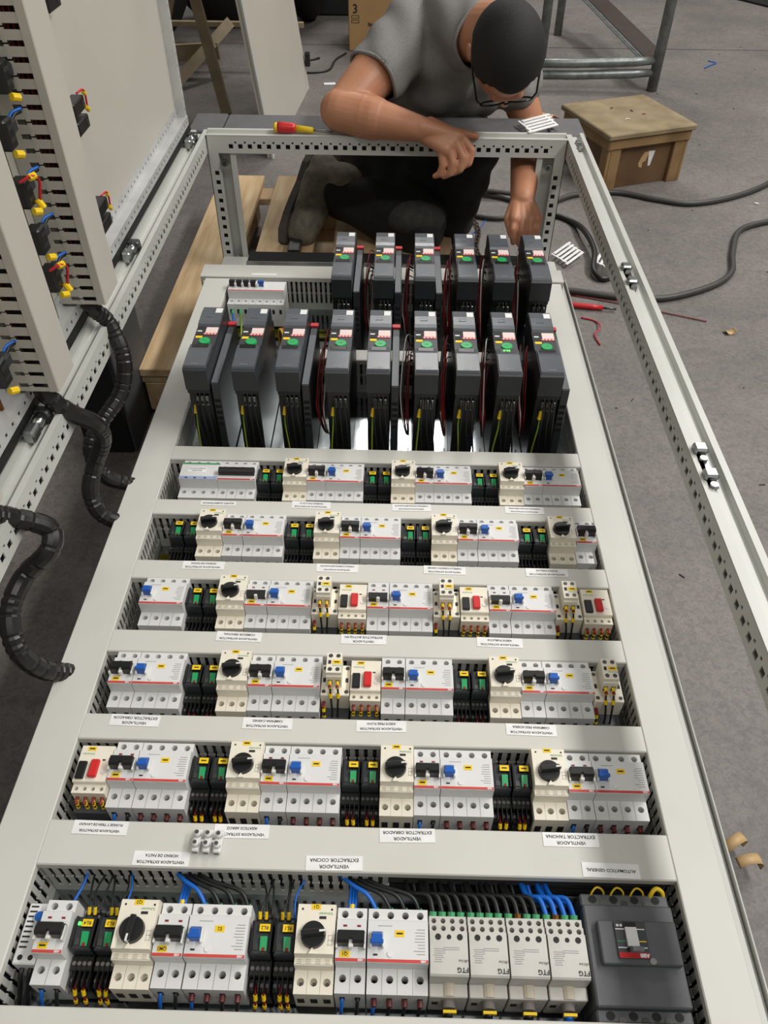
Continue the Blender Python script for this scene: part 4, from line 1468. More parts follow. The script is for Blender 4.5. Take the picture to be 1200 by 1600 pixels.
PLATE_T = MB().box(-0.032, 0.032, -0.0055, 0.0055, 0, 0.0004).mesh('sticker', 'white_sticker')
for i, (x, y, txt) in enumerate(SIGNS):
    lines = txt.split('\n')
    if not txt:
        lab = 'small white sticker on the far duct behind the drives'
    else:
        tail = lines[-1].lower() if lines[-1] != 'EXTRACTOR OBRADOR' else ('extractor obrador below the third row' if y > .5 else 'extractor obrador above the widest duct')
        lab = 'white upside-down sticker reading %s' % tail
    two = len(lines) == 2
    zt = 0.0003 if y < 1.5 else 0.0043
    t = thing('duct_sticker', lab, 'sticker', (x, y, zt), math.radians(random.uniform(-1.2, 1.2)), 'white stickers on the duct covers')
    put('backing', PLATE_S if two or 'AUTO' in txt else PLATE_T, t)
    if txt:
        longest = max(len(l) for l in lines)
        size = min(0.0060, 0.064 / (longest * 0.66))
        for k, l in enumerate(lines):
            yy = (0.0 if len(lines) == 1 else (-0.0040 if k == 0 else 0.0038))
            put('lettering', text_mesh(l, size, 'print_black', weight=0.0001), t, (0, yy, 0.0006), math.pi)

# ------------------------------------------------------------------ loose white terminal strip on the wide duct
t = thing('terminal_strip', 'loose white three-pole screw terminal strip lying on the widest duct', 'terminal strip', (-0.185, 0.395, 0.0005), math.radians(-2))
for k in range(3):
    x = -0.0135 + k * 0.0135
    pole = MB().box(x - 0.0048, x + 0.0048, -0.014, 0.014, 0, 0.009, 0.0015).build('pole', 'white_plastic', t)
    for y in (-0.006, 0.0065):
        MB().cyl((x, y, 0.008), 0.0045, 0.009, 'z', 14, 0.0040).build('screw_tower', 'white_plastic', pole, True)
        MB().cyl((x, y, 0.0166), 0.0026, 0.0008, 'z', 10).build('screw', 'screw_metal', pole)
    MB().box(x - 0.0032, x + 0.0032, -0.0144, -0.0135, 0.002, 0.007).build('wire_entry', 'breaker_side', pole)
MB().box(-0.0135, 0.0175, -0.0012, 0.0016, 0.002, 0.007).build('bridge', 'white_plastic', t)

# ------------------------------------------------------------------ variable speed drives
W = 0.0445
ZT = 0.237
DL = 0.232


def mk_drive(key, fin):
    sp = Spec(key)
    mb = MB()
    mb.prism([(0.000, 0.190), (0.000, ZT - 0.004), (0.004, ZT), (0.083, ZT), (0.086, ZT - 0.004), (0.150, ZT - 0.004), (0.156, ZT - 0.002), (DL - 0.010, ZT - 0.002), (DL, ZT - 0.010), (DL, 0.190)], 0.0, W, 'x')
    sp.p('upper_housing', mb, 'drive_body')
    sp.p('lower_housing', MB().box(0.001, W - 0.001, 0.010, DL + 0.02, 0.004, 0.190, 0.001), 'black_plastic')
    sp.p('front_cover', MB().prism([(0.003, ZT + 0.0002), (0.006, ZT + 0.004), (0.060, ZT + 0.005), (0.078, ZT + 0.003), (0.082, ZT + 0.0002)], 0.0015, W - 0.0015, 'x'), 'drive_gloss')
    sp.p('display_window', MB().box(0.006, W - 0.008, 0.066, 0.078, ZT + 0.0036, ZT + 0.0052, 0.0006), 'glasses')
    sp.text('ATV320', 0.0042, 'print_grey', (0.022, 0.0115, ZT + 0.0052))
    sp.p('upper_cover', MB().prism([(0.156, ZT - 0.0018), (0.160, ZT + 0.0015), (0.194, ZT + 0.003), (DL - 0.014, ZT + 0.0012), (DL - 0.011, ZT - 0.0018)], 0.0008, W - 0.0008, 'x'), 'drive_face')
    sp.p('cover_gloss', MB().prism([(0.151, ZT - 0.004), (0.155, ZT + 0.0008), (0.166, ZT + 0.0022), (0.166, ZT - 0.001)], 0.0006, W - 0.0006, 'x'), 'drive_gloss')
    bt = sp.p('start_button', MB().cyl((0, 0, 0), 0.0112, 0.0035, 'z', 24, 0.0105), 'green_button', (0.0235, 0.0985, ZT - 0.004))
    bt[4].append(['button_mark', MB().box(-0.003, 0.003, -0.0012, 0.0012, 0.0034, 0.0038).mesh('button_mark', 'green_line'), (0, 0, 0), None, [], 0.0])
    sp.p('name_tag', MB().box(0.003, 0.016, 0.1110, 0.1185, ZT - 0.004, ZT - 0.0034), 'yellow_tag')
    sp.p('warning_label', MB().box(0.0015, 0.019, 0.121, 0.148, ZT - 0.004, ZT - 0.0033), 'print_black',
         sub=[['warning_mark', MB().box(0.003, 0.012, 0.1330, 0.1370, ZT - 0.0034, ZT - 0.0029).mesh('warning_mark', 'white_sticker'), (0, 0, 0), None, [], 0.0]])
    rl = sp.p('rating_label', MB().box(0.0190, W - 0.002, 0.1290, 0.1495, ZT - 0.004, ZT - 0.0032), 'pink_sticker')
    rl[4].append(['red_band', MB().box(0.0165, W - 0.002, 0.1225, 0.1290, ZT - 0.004, ZT - 0.0031).mesh('red_band', 'red_stripe'), (0, 0, 0), None, [], 0.0])
    for k in range(4):
        rl[4].append(['white_mark', MB().box(0.0185 + k * 0.0065, 0.0215 + k * 0.0065, 0.1242, 0.1272, ZT - 0.0032, ZT - 0.0028).mesh('white_mark', 'white_sticker'), (0, 0, 0), None, [], 0.0])
    sp.p('white_square_sticker', MB().box(0.0285, W - 0.0025, 0.194, 0.211, ZT + 0.0012, ZT + 0.0034), 'white_sticker')
    mb = MB()
    for a in ((0.012, 0.026, 0.178, 0.1790), (0.012, 0.026, 0.1875, 0.1885), (0.012, 0.013, 0.178, 0.1885), (0.025, 0.026, 0.178, 0.1885)):
        mb.box(a[0], a[1], a[2], a[3], ZT + 0.0015, ZT + 0.0029)
    sp.p('port_outline', mb, 'drive_side')
    # power terminals at the near end
    for k in range(3):
        sp.p('power_terminal', MB().box(0.0125 + k * 0.0095, 0.0195 + k * 0.0095, 0.004, 0.012, 0.150, 0.172, 0.001), 'zinc',
             sub=[['clamp_slot', MB().box(0.014 + k * 0.0095, 0.018 + k * 0.0095, 0.0033, 0.0045, 0.154, 0.161).mesh('clamp_slot', 'hole_dark'), (0, 0, 0), None, [], 0.0]])
    sp.p('terminal_shroud', MB().box(0.001, W - 0.001, 0.002, 0.012, 0.180, 0.190, 0.001), 'black_plastic')
    if fin:
        sp.p('heat_sink_side', MB().box(W + 0.002, W + 0.017, 0.008, DL - 0.008, 0.004, 0.200, 0.0012), 'drive_body',
             sub=[['side_top', MB().box(W + 0.003, W + 0.016, 0.010, 0.180, 0.1998, 0.2008).mesh('side_top', 'drive_side'), (0, 0, 0), None, [], 0.0],
                  ['red_label', MB().box(W + 0.0015, W + 0.0175, DL - 0.022, DL - 0.010, 0.200, 0.2035).mesh('red_label', 'red_bright'), (0, 0, 0), None, [], 0.0]])
        for k in range(5):
            sp.p('vent_slot', MB().box(W + 0.004, W + 0.015, 0.0074, 0.0086, 0.10 + k * 0.014, 0.107 + k * 0.014), 'black_foam')
    else:
        for k in range(5):
            sp.p('vent_slot', MB().box(0.033, W - 0.003, 0.0094, 0.0104, 0.040 + k * 0.010, 0.045 + k * 0.010), 'black_foam')


mk_drive('drive', False)
mk_drive('drive_fin', True)
FRONT = [-0.3600, -0.2690, -0.1880, -0.0945, -0.0180, 0.0720, 0.1490, 0.2270, 0.3040]
BACK = [-0.1085, -0.0165, 0.0745, 0.1670, 0.2460, 0.3260]
YFR, YBK = 1.203, 1.553
ORD9 = ['leftmost', 'second', 'third', 'fourth', 'fifth', 'sixth', 'seventh', 'eighth', 'rightmost']
ORD6 = ['leftmost', 'second', 'third', 'fourth', 'fifth', 'rightmost']
for i, x in enumerate(FRONT):
    instance('drive_fin' if i in (0, 2, 4, 8) else 'drive', 'variable_speed_drive', 'black book-shaped drive with green button, %s%s in near drive row' % (ORD9[i], '' if i in (0, 8) else ' from left'), 'motor drive', (x, YFR, ZP + 0.001), 'drives in two rows')
for i, x in enumerate(BACK):
    instance('drive_fin' if i in (0, 1, 2) else 'drive', 'variable_speed_drive', 'black book-shaped drive with green button, %s%s in far drive row' % (ORD6[i], '' if i in (0, 5) else ' from left'), 'motor drive', (x, YBK, ZP + 0.001), 'drives in two rows')
# lit display of the eighth near drive
t = put('display_digits', text_mesh('50.0', 0.008, 'led_green', weight=0.0002), None, (FRONT[7] + 0.020, YFR + 0.072, ZP + 0.001 + ZT + 0.0055), math.pi)
tag(t, 'green lit display digits on the eighth drive of the near row', 'display')

# ------------------------------------------------------------------ wires
WN = [0]


def wire(pts, r, m, label, group, n=6, sm=6, marks=(), name='wire', fer=None):
    """one wire; marks: list of (fraction, length) yellow sleeves along it"""
    path = spline(pts, sm)
    o0 = path[0].copy()
    loc = [p - o0 for p in path]
    o = MB().tube(loc, r, n).build(name, m, None, True, o0)
    tag(o, label, 'wire', group)
    for f, ln in marks:
        i = max(1, min(len(loc) - 2, int(f * (len(loc) - 1))))
        d = (loc[i + 1] - loc[i - 1]).normalized()
        MB().tube([loc[i] - d * ln / 2, loc[i] + d * ln / 2], r * 1.65, 8).build('marker_sleeve', 'yellow_tag', o)
    if fer:
        d = (loc[1] - loc[0]).normalized()
        MB().tube([loc[0], loc[0] + d * 0.010], r * 1.5, 8).build('ferrule', fer, o)
    return o


rw = random.Random(11)
# earth and motor wires hanging from the drives
for row, xs_, y in (('near', FRONT, YFR), ('far', BACK, YBK)):
    for x in xs_:
        if row == 'near':
            o = wire([(x + 0.012, y + 0.000, 0.056), (x + 0.011, y - 0.006, 0.030), (x + 0.010 + rw.uniform(-.006, .006), y - 0.010, -0.030), (x + 0.011 + rw.uniform(-.008, .008), y - 0.018, ZP + 0.004)], 0.0016, 'green_wire', 'green-yellow earth wire hanging from the %s near-row drive' % ORD9[FRONT.index(x)], 'earth wires of the near drives')
            MB().tube([(0, 0, 0.012), (-0.0006, -0.003, -0.004)], [0.0024, 0.0044], 8).build('ferrule', 'yellow_wire', o)
        for k in range(3):
            xx = x + 0.016 + k * 0.0095
            wire([(xx - 0.002 * k, y + 0.004, 0.098), (xx, y - 0.006, 0.075), (xx + 0.002 * k, y - 0.007, 0.02), (xx + 0.006 + rw.uniform(-.004, .006), y - 0.012, -0.05), (xx + 0.012 + rw.uniform(-.006, .006), y - 0.02, ZP + 0.004)], 0.0018, 'black_wire', 'black motor wire, %s of three, of the %s %s-row drive' % (('left', 'middle', 'right')[k], (ORD9 if row == 'near' else ORD6)[xs_.index(x)], row), 'motor wires of the %s drives' % row)
# control wire bundles beside the drives
for row, xs_, y, idx in (('near', FRONT, YFR, (3, 5, 6, 7, 8)), ('far', BACK, YBK, (1, 2, 3, 4, 5))):
    for i in idx:
        x = xs_[i]
        for k in range(9):
            m = 'red_wire' if k % 5 < 3 else ('black_wire' if k % 5 == 3 else 'white_plastic')
            if m == 'white_plastic' and k > 4 and row == 'far':
                m = 'black_wire'
            b = rw.uniform(0.006, 0.024)
            y1 = y + rw.uniform(0.08, 0.16)
            z1 = rw.uniform(0.085, 0.135)
            wire([(x - 0.002, y1 + 0.05, z1 - 0.02), (x - 0.003 - b * 0.6, y1 + 0.01, z1), (x - 0.003 - b, y + 0.06, z1 - 0.04), (x - 0.004 - b * 0.8, y + 0.03, 0.03), (x - 0.004 - b * 0.4, y + 0.05, -0.03), (x - 0.006, y + 0.09, -0.07)], 0.0013, m, '%s control wire looping beside the %s %s-row drive' % ({'red_wire': 'dark red', 'black_wire': 'thin black', 'white_plastic': 'white'}[m], (ORD9 if row == 'near' else ORD6)[i], row), '%s control wires beside the %s drives' % (m.split('_')[0], row), 5, 5)
# orange-yellow bundle behind the second near drive
for k in range(9):
    m = ('orange_wire', 'yellow_wire', 'red_bright')[k % 3]
    dx = rw.uniform(-0.006, 0.006)
    wire([(-0.222 + dx, 1.50, -0.02), (-0.219 + dx, 1.49 + rw.uniform(-.005, .005), 0.055), (-0.205 + dx, 1.45, 0.075 + rw.uniform(-.006, .006)), (-0.196 + dx, 1.40, 0.04), (-0.198 + dx, 1.36, -0.03)], 0.0020, m, '%s wire in the bundle behind the second near drive' % m.split('_')[0], '%s wires of the bundle behind the second drive' % m.split('_')[0], 6, 6)
# short terminal wires below the eight-module breaker
for k, (m, c) in enumerate((('blue_wire', 'blue'), ('green_wire', 'green'), ('black_wire', 'black'), ('black_wire', 'black'))):
    xx = -0.372 + k * 0.019
    wire([(xx, 1.722, -0.03), (xx, 1.712, -0.04), (xx + 0.002, 1.700, -0.055), (xx + 0.004, 1.67, -0.075)], 0.0026, m, '%s wire below the far eight-module breaker' % c, '%s wires below the far breaker' % c, 6, 4, fer='green_print')

# nearest row: black and blue feeders entering the distribution blocks
DX = PLACED[('F', 'd')]
for b, x in enumerate(DX):
    for k in range(4):
        for lay in (0, 1):
            xx = x + 0.0055 + k * 0.011 + lay * 0.003
            m = 'black_wire' if b < 3 else 'blue_wire'
            x_top = xx - 0.030 + rw.uniform(-0.006, 0.006)
            y0 = 0.3175
            fer = 'green_print' if lay == 0 else None
            if k == 1 and b in (2, 3):
                fer = 'copper_zinc'
            wire([(xx, y0, -0.018 - lay * 0.02), (xx, y0 + 0.010, -0.015 - lay * 0.018), (xx - 0.006, y0 + 0.028, -0.016 - lay * 0.014), (x_top + 0.006, 0.352, -0.026 - lay * 0.010), (x_top, 0.375, -0.036), (x_top - 0.004, 0.395, -0.05)], 0.0031 if lay == 0 else 0.0026, m, '%s feeder arching into the %s distribution block, %s, %s layer' % (m.split('_')[0], ('leftmost', 'second', 'third', 'rightmost')[b], ('leftmost', 'second', 'third', 'rightmost')[k], ('upper', 'lower')[lay]), '%s feeders of the distribution blocks' % m.split('_')[0], 8, 6, fer=fer)
# supply cables leaving the near side of the blocks
for b, x in enumerate(DX):
    m = 'black_wire' if b < 3 else 'blue_wire'
    lab = ('blue supply cable below the rightmost distribution block' if b == 3 else 'black supply cable below the %s distribution block' % ('leftmost', 'second', 'third')[min(b, 2)])
    wire([(x + 0.0225, 0.229, ZB + 0.045), (x + 0.0225, 0.220, ZB + 0.035), (x + 0.024, 0.213, ZB + 0.015), (x + 0.026, 0.205, ZB + 0.004)], 0.0058, m, lab, 'supply cables of the distribution blocks', 10, 5)
# nearest row: black arches into the far terminals of the breakers
for (c, bx_, n) in ((0, PLACED[('F', 'b4')][0], 4), (1, PLACED[('F', 'b4')][1], 4)):
    for k in range(n):
        xx = bx_ + 0.00875 + 0.0175 * k
        m = 'blue_wire' if k == 0 else 'black_wire'
        wire([(xx, 0.3235, -0.028), (xx - 0.001, 0.331, -0.022), (xx - 0.012, 0.345, -0.016), (xx - 0.030 - 0.006 * k, 0.356, -0.018), (xx - 0.048 - 0.010 * k, 0.372, -0.028)], 0.0026, m, '%s wire arching into the %s blue-toggle breaker of the nearest row, %s pole' % (m.split('_')[0], ('left', 'right')[c], ORD[k]), '%s arching wires of the nearest row' % m.split('_')[0], 7, 6, fer='green_print')
    for k in range(3):
        xx = bx_ - 0.024 + 0.0035 * k
        wire([(xx, 0.3235, -0.028), (xx, 0.332, -0.026), (xx + 0.0006, 0.350, -0.030), (xx + 0.001, 0.372, -0.032)], 0.0020, 'blue_wire', '%s blue wire dropping into the %s two-pole breaker of the nearest row' % (('left', 'middle sleeved', 'right')[k], ('second', 'third')[c]), 'blue wires of the nearest two-pole breakers', 6, 5, marks=((0.35, 0.007),) if k == 1 else ())
for x in (PLACED[('F', 'b2')][0] + 0.018,):
    wire([(x, 0.3235, -0.028), (x + 0.001, 0.335, -0.03), (x + 0.006, 0.352, -0.03), (x + 0.008, 0.374, -0.03)], 0.0018, 'blue_wire', 'single blue wire into the leftmost breaker of the nearest row', 'blue wires of the nearest two-pole breakers', 6, 5)
# relay wires: black up to the far duct with yellow sleeves, red-yellow at the near side
for row in 'FEDCBA':
    ym = ROWS[row][0]
    near = ROWS[row][0] - 0.040
    for i, x in enumerate(PLACED.get((row, 'r'), [])):
        if row == 'F':
            for k in range(3):
                xx = x + 0.006 + k * 0.007
                m = ('black_wire', 'black_wire', 'blue_wire')[k] if i % 2 else 'black_wire'
                wire([(xx, 0.3165, -0.027), (xx, 0.324, -0.022), (xx + rw.uniform(-.006, .006), 0.345, -0.026), (xx + rw.uniform(-.012, .012), 0.374, -0.034)], 0.0013, m, '%s wire rising from the %s nearest-row relay, %s of three' % (m.split('_')[0], ORD[i], ('left', 'middle', 'right')[k]), '%s wires above the nearest relays' % m.split('_')[0], 5, 5, marks=((0.22, 0.008),) if k < 2 else ())
        for k in range(2):
            xx = x + 0.010 + k * 0.008 + rw.uniform(-.001, .001)
            z0 = ZB + 0.043 if row in 'FED' else ZB + 0.040
            wire([(xx, near + 0.010, z0), (xx, near + 0.001, z0 + 0.001), (xx + rw.uniform(-.001, .001), near - 0.006, z0 - 0.010), (xx + rw.uniform(-.002, .002), near - 0.011, z0 - 0.024)], 0.0015, 'red_wire', '%s sleeved red wire below the %s relay in %s' % (('left', 'right')[k], ORD[i], ROWNAME[row]), 'red relay wires in %s' % ROWNAME[row], 5, 4, marks=((0.55, 0.007), (0.85, 0.005)))
    for i, x in enumerate(PLACED.get((row, 'p'), [])):
        for k in range(4):
            xx = x + 0.006 + k * 0.011
            z0 = ZB + 0.066
            o = wire([(xx, ym - 0.029, z0), (xx, ym - 0.0345, z0 - 0.002), (xx + rw.uniform(-.001, .001), ym - 0.037, z0 - 0.018), (xx + rw.uniform(-.002, .002), ym - 0.040, z0 - 0.045)], 0.0016, 'black_wire', '%s sleeved black wire below the %s push-button starter in %s' % (ORD[k], ORD[i], ROWNAME[row]), 'push-button starter wires in %s' % ROWNAME[row], 5, 5, marks=((0.42, 0.009), (0.68, 0.007)), fer='red_wire')
    for i, x in enumerate(PLACED.get((row, 'k'), [])):
        for k in range(2):
            xx = x + 0.0145 + k * 0.011
            z0 = ZB + 0.091
            wire([(xx, ym - 0.008, z0), (xx, ym - 0.014, z0 - 0.001), (xx + 0.001, ym - 0.022, z0 - 0.014), (xx + 0.003 * (1 - k), ym - 0.034, z0 - 0.04), (xx + 0.002, ym - 0.040, z0 - 0.07)], 0.0016, 'black_wire', '%s sleeved black wire below the %s contactor in %s' % (('left', 'right')[k], ORD[i], ROWNAME[row]), 'contactor wires in %s' % ROWNAME[row], 5, 5, marks=((0.2, 0.011), (0.5, 0.007)), fer='red_wire')
        wire([(x + 0.005, ym - 0.022, ZB + 0.060), (x + 0.005, ym - 0.028, ZB + 0.058), (x + 0.006, ym - 0.036, ZB + 0.04), (x + 0.008, ym - 0.040, ZB + 0.012)], 0.0016, 'black_wire', 'sleeved black side wire below the %s contactor in %s' % (ORD[i], ROWNAME[row]), 'contactor side wires in %s' % ROWNAME[row], 5, 4, marks=((0.45, 0.010), (0.7, 0.007)), fer='red_wire')
    # supply wires at the near side of the breakers
    if row in 'FE':
        for i, x in enumerate(PLACED.get((row, 'b2'), []) + PLACED.get((row, 'b4'), [])):
            four = i >= len(PLACED[(row, 'b2')])
            for k in range(4 if four else 2):
                xx = x + 0.00875 + 0.0175 * k
                m = 'blue_wire' if k == 0 else 'black_wire'
                wire([(xx, ym - 0.040, ZB + 0.045), (xx, ym - 0.0455, ZB + 0.044), (xx - 0.001, ym - 0.052, ZB + 0.032), (xx - 0.003, ym - 0.058, ZB + 0.014)], 0.0022, m, '%s wire below %s pole of the %s %s breaker in %s' % (m.split('_')[0], ORD[k], ORD[i - len(PLACED[(row, 'b2')]) if four else i], 'blue-toggle' if four else 'two-pole', ROWNAME[row]), '%s wires at the near side of breakers in %s' % (m.split('_')[0], ROWNAME[row]), 6, 4, fer='red_dark' if four else None)
# yellow looped wires behind the main breaker
for k in range(4):
    xx = 0.292 + k * 0.024
    wire([(xx - 0.004, 0.345, -0.03), (xx - 0.003, 0.352, -0.014), (xx + 0.004, 0.358, -0.010), (xx + 0.012, 0.354, -0.014), (xx + 0.013, 0.345, -0.03)], 0.0013 if k < 3 else 0.0028, 'yellow_wire', ('thick yellow loop behind the main breaker' if k == 3 else '%s thin yellow wire loop behind the main breaker' % ('leftmost', 'middle', 'right')[k]), 'yellow loops behind the main breaker', 6, 6)
wire([(0.29, 0.375, -0.030), (0.32, 0.379, -0.022), (0.35, 0.376, -0.02), (0.38, 0.378, -0.026)], 0.004, 'red_bright', 'thick red wire lying in the duct behind the main breaker', 'red wire behind the main breaker', 8, 5)
# thick black wires leaving the thermostat
for k in range(2):
    x = -0.381 + 0.010 * k
    wire([(x, 0.262, -0.03), (x - 0.001, 0.252, -0.032), (x - 0.003, 0.240, -0.05), (x - 0.006, 0.222, -0.078)], 0.0030, 'black_wire', '%s thick black wire below the blue-dial thermostat' % ('left', 'right')[k], 'black wires below the thermostat', 8, 5)

# ------------------------------------------------------------------ cabinet door standing open on the left
XD = -0.515
door = thing('cabinet_door', 'pale grey cabinet door standing upright, open on the left of the frame', 'cabinet door', (XD, 1.1, 0.25))


def DP(mb, name, m, smooth=False):
    o = mb.build(name, m, door, smooth)
    o.location = (-XD, -1.1, -0.25)
    return o


DY0, DY1, DZ0, DZ1 = 0.06, 2.125, 0.252, 1.16
DP(MB().box(XD - 0.022, XD - 0.018, DY0, DY1 + 0.02, DZ0, DZ1, 0.001), 'sheet', 'door_paint')
DP(MB().box(XD - 0.019, XD - 0.002, DY0, DY1 + 0.02, DZ0, DZ0 + 0.012, 0.001), 'bottom_lip', 'frame_paint')
# zinc stiffener rail along the lower edge, with two rows of holes
mb = MB()
hs = []
a = 0.03
while a < DY1 - DY0 - 0.03:
    hs.append((a, a + 0.006, 0.008, 0.014)); a += 0.025
rect_wave(DY1 - DY0 - 0.01, hs, 0.022, 0.0015, mb, (XD + 0.004, DY0, DZ0 + 0.020), (0, 1, 0), (0, 0, 1), (1, 0, 0))
mb.box(XD - 0.018, XD + 0.004, DY0, DY1 - 0.01, DZ0 + 0.0405, DZ0 + 0.042)
mb.box(XD - 0.018, XD + 0.004, DY0, DY1 - 0.01, DZ0 + 0.020, DZ0 + 0.0215)
DP(mb, 'bottom_stiffener', 'zinc_sheen')
mb = MB()
rect_wave(DY1 - DY0 - 0.01, hs, 0.022, 0.0015, mb, (XD - 0.017, DY0, DZ0 + 0.042), (0, 1, 0), (0, 0, 1), (1, 0, 0))
DP(mb, 'bottom_flange', 'zinc_sheen')
DP(MB().box(XD + 0.002, XD + 0.006, DY0, DY1, DZ0 + 0.004, DZ0 + 0.019), 'gasket', 'black_matte')
# zinc stiffener along the far vertical edge
mb = MB()
hs = []
a = 0.03
L = DZ1 - DZ0
while a < L - 0.03:
    hs.append((a, a + 0.006, 0.006, 0.012)); a += 0.025
rect_wave(L, hs, 0.018, 0.0015, mb, (XD + 0.002, DY1 - 0.028, DZ0), (0, 0, 1), (0, 1, 0), (1, 0, 0))
hs2 = [(p[0] + 0.006, p[1] + 0.004, 0.005, 0.010) for p in hs]
rect_wave(L, [(p[0], p[0] + 0.005, 0.004, 0.009) for p in hs], 0.014, 0.0015, mb, (XD - 0.006, DY1 - 0.009, DZ0), (0, 0, 1), (0, 1, 0), (1, 0, 0))
mb.box(XD - 0.018, XD + 0.002, DY1 - 0.0285, DY1 - 0.027, DZ0, DZ1)
DP(mb, 'edge_stiffener', 'zinc_sheen')
for y in (2.06, 1.46, 0.905):
    DP(MB().box(XD + 0.006, XD + 0.024, y - 0.030, y - 0.004, DZ0 - 0.012, DZ0 + 0.010, 0.003), 'hinge_barrel', 'zinc')
    DP(MB().cyl((XD + 0.016, y - 0.002, DZ0 - 0.002), 0.010, 0.026, 'y', 14), 'hinge_pin', 'zinc', True)
    DP(MB().box(XD + 0.004, XD + 0.028, y + 0.022, y + 0.040, DZ0 - 0.014, DZ0 + 0.008, 0.003), 'hinge_plate', 'steel_dark')


def door_duct(y0, y1, label, z0=0.300):
    t = thing('door_wiring_duct', label, 'wiring duct', (XD - 0.017, y0, z0), 0, 'vertical wiring ducts on the door')
    D = 0.077
    L = 0.86
    Wd = y1 - y0
    MB().box(0, 0.002, 0.001, Wd - 0.001, 0, L).build('base', 'door_paint', t)
    # slotted walls: slots run along x, stacked in z
    for yy in (0.0, Wd - 0.002):
        mb = MB()
        mb.box(0, 0.020, yy, yy + 0.002, 0, L)
        mb.box(D - 0.010, D - 0.003, yy, yy + 0.002, 0, L)
        n = int(L / 0.020)
        for i in range(n + 1):
            zc = i * 0.020
            mb.box(0.020, D - 0.010, yy, yy + 0.002, max(0, zc - 0.0062), min(L, zc + 0.0062))
            mb.box(0.034, 0.040, yy - 0.0004, yy + 0.0024, max(0, zc - 0.0086), min(L, zc + 0.0086))
        mb.build('slotted_wall', 'door_paint', t)
    c = 0.0015
    MB().prism([(D - 0.014, -0.001), (D - c, -0.001), (D, -0.001 + c), (D, Wd + 0.001 - c), (D - c, Wd + 0.001), (D - 0.014, Wd + 0.001), (D - 0.014, Wd - 0.0005), (D - 0.003, Wd - 0.0005), (D - 0.003, 0.0005), (D - 0.014, 0.0005)], 0, L, 'z').build('cover', 'door_paint', t)
    # wires inside, seen through the slots
    MB().tube([(0.045, Wd * 0.45, 0.0), (0.045, Wd * 0.5, L)], 0.016, 8).build('wire_loom', 'black_matte', t)
    for k in range(5):
        MB().tube([(0.030 + 0.008 * k, Wd * 0.30, 0.0), (0.031 + 0.008 * k, Wd * 0.26, L * 0.5), (0.030 + 0.008 * k, Wd * 0.30, L)], 0.0022, 5).build('red_wire', 'red_wire', t)


door_duct(1.172, 1.245, 'tall pale grey slotted duct on the door, farthest of three')
door_duct(0.925, 0.992, 'tall pale grey slotted duct on the door, middle of three')
door_duct(0.635, 0.702, 'tall pale grey slotted duct on the door, nearest of three')
for i, (y, m, lab) in enumerate(((1.120, 'brass_zinc', 'olive zinc rail standing on the door beside the farthest duct'), (0.872, 'copper_zinc', 'coppery zinc rail standing on the door beside the middle duct'))):
    o = MB().prism([(0.0, -0.0175), (0.006, -0.0175), (0.006, -0.012), (0.0012, -0.012), (0.0012, 0.012), (0.006, 0.012), (0.006, 0.0175), (0.0, 0.0175)], 0, 0.9, 'z').build('din_rail', m, None, False, (XD - 0.017, y, 0.285))
    tag(o, lab, 'rail', 'rails on the door')

# selector and lamp blocks on the door
DEV = [(1.150, 0.660, 0), (1.110, 0.600, 1), (1.110, 0.520, 2), (1.110, 0.450, 1), (1.115, 0.385, 2), (0.880, 0.372, 1), (0.872, 0.560, 1)]
DLAB = ['uppermost', 'second from top', 'third from top', 'fourth from top', 'lowest']
for i, (y, z, k) in enumerate(DEV):
    lab = 'black contact block with wires on the door, %s beside the farthest duct' % DLAB[i] if i < 5 else ('black contact block with yellow sleeve beside the middle door duct' if i == 5 else 'black contact block high beside the middle door duct')
    t = thing('contact_block', lab, 'contact block', (XD - 0.016, y - 0.012, z), 0, 'contact blocks on the door')
    MB().cyl((0, 0, 0), 0.017, 0.022, 'x', 18).build('collar', 'black_plastic', t, True)
    MB().box(0.020, 0.042, -0.013, 0.013, -0.020, 0.020, 0.003).build('block', 'black_plastic', t)
    MB().box(0.018, 0.036, 0.012, 0.040, -0.010, 0.010, 0.004).build('plug', 'drive_body', t)
    MB().tube(spline([(0.030, 0.034, 0.004), (0.032, 0.046, 0.010), (0.036, 0.058, 0.010)], 4), 0.0028, 6).build('wire', 'black_wire', t, True)
    MB().tube(spline([(0.026, 0.034, 0.006), (0.030, 0.044, 0.013), (0.038, 0.058, 0.014)], 4), 0.0022, 6).build('wire', 'blue_wire', t, True)
    for zz in (-0.010, 0.006):
        MB().box(0.042, 0.0426, -0.009, 0.009, zz, zz + 0.006).build('terminal', 'steel_dark', t)
    MB().tube([(0.044, -0.012, -0.022), (0.050, -0.002, -0.026)], 0.0052, 8).build('sleeve', 'yellow_tag', t)
    if k == 2:
        MB().tube(spline([(0.040, -0.020, 0.022), (0.056, -0.010, 0.028), (0.058, 0.004, 0.016), (0.050, 0.006, -0.012)], 6), 0.0022, 6).build('wire', 'red_bright', t, True)
        MB().tube([(0.046, 0.006, -0.012), (0.052, 0.006, -0.024)], 0.0052, 8).build('sleeve', 'yellow_tag', t)
        MB().tube([(0.052, -0.012, 0.026), (0.057, -0.002, 0.026)], 0.0050, 8).build('sleeve', 'yellow_tag', t)
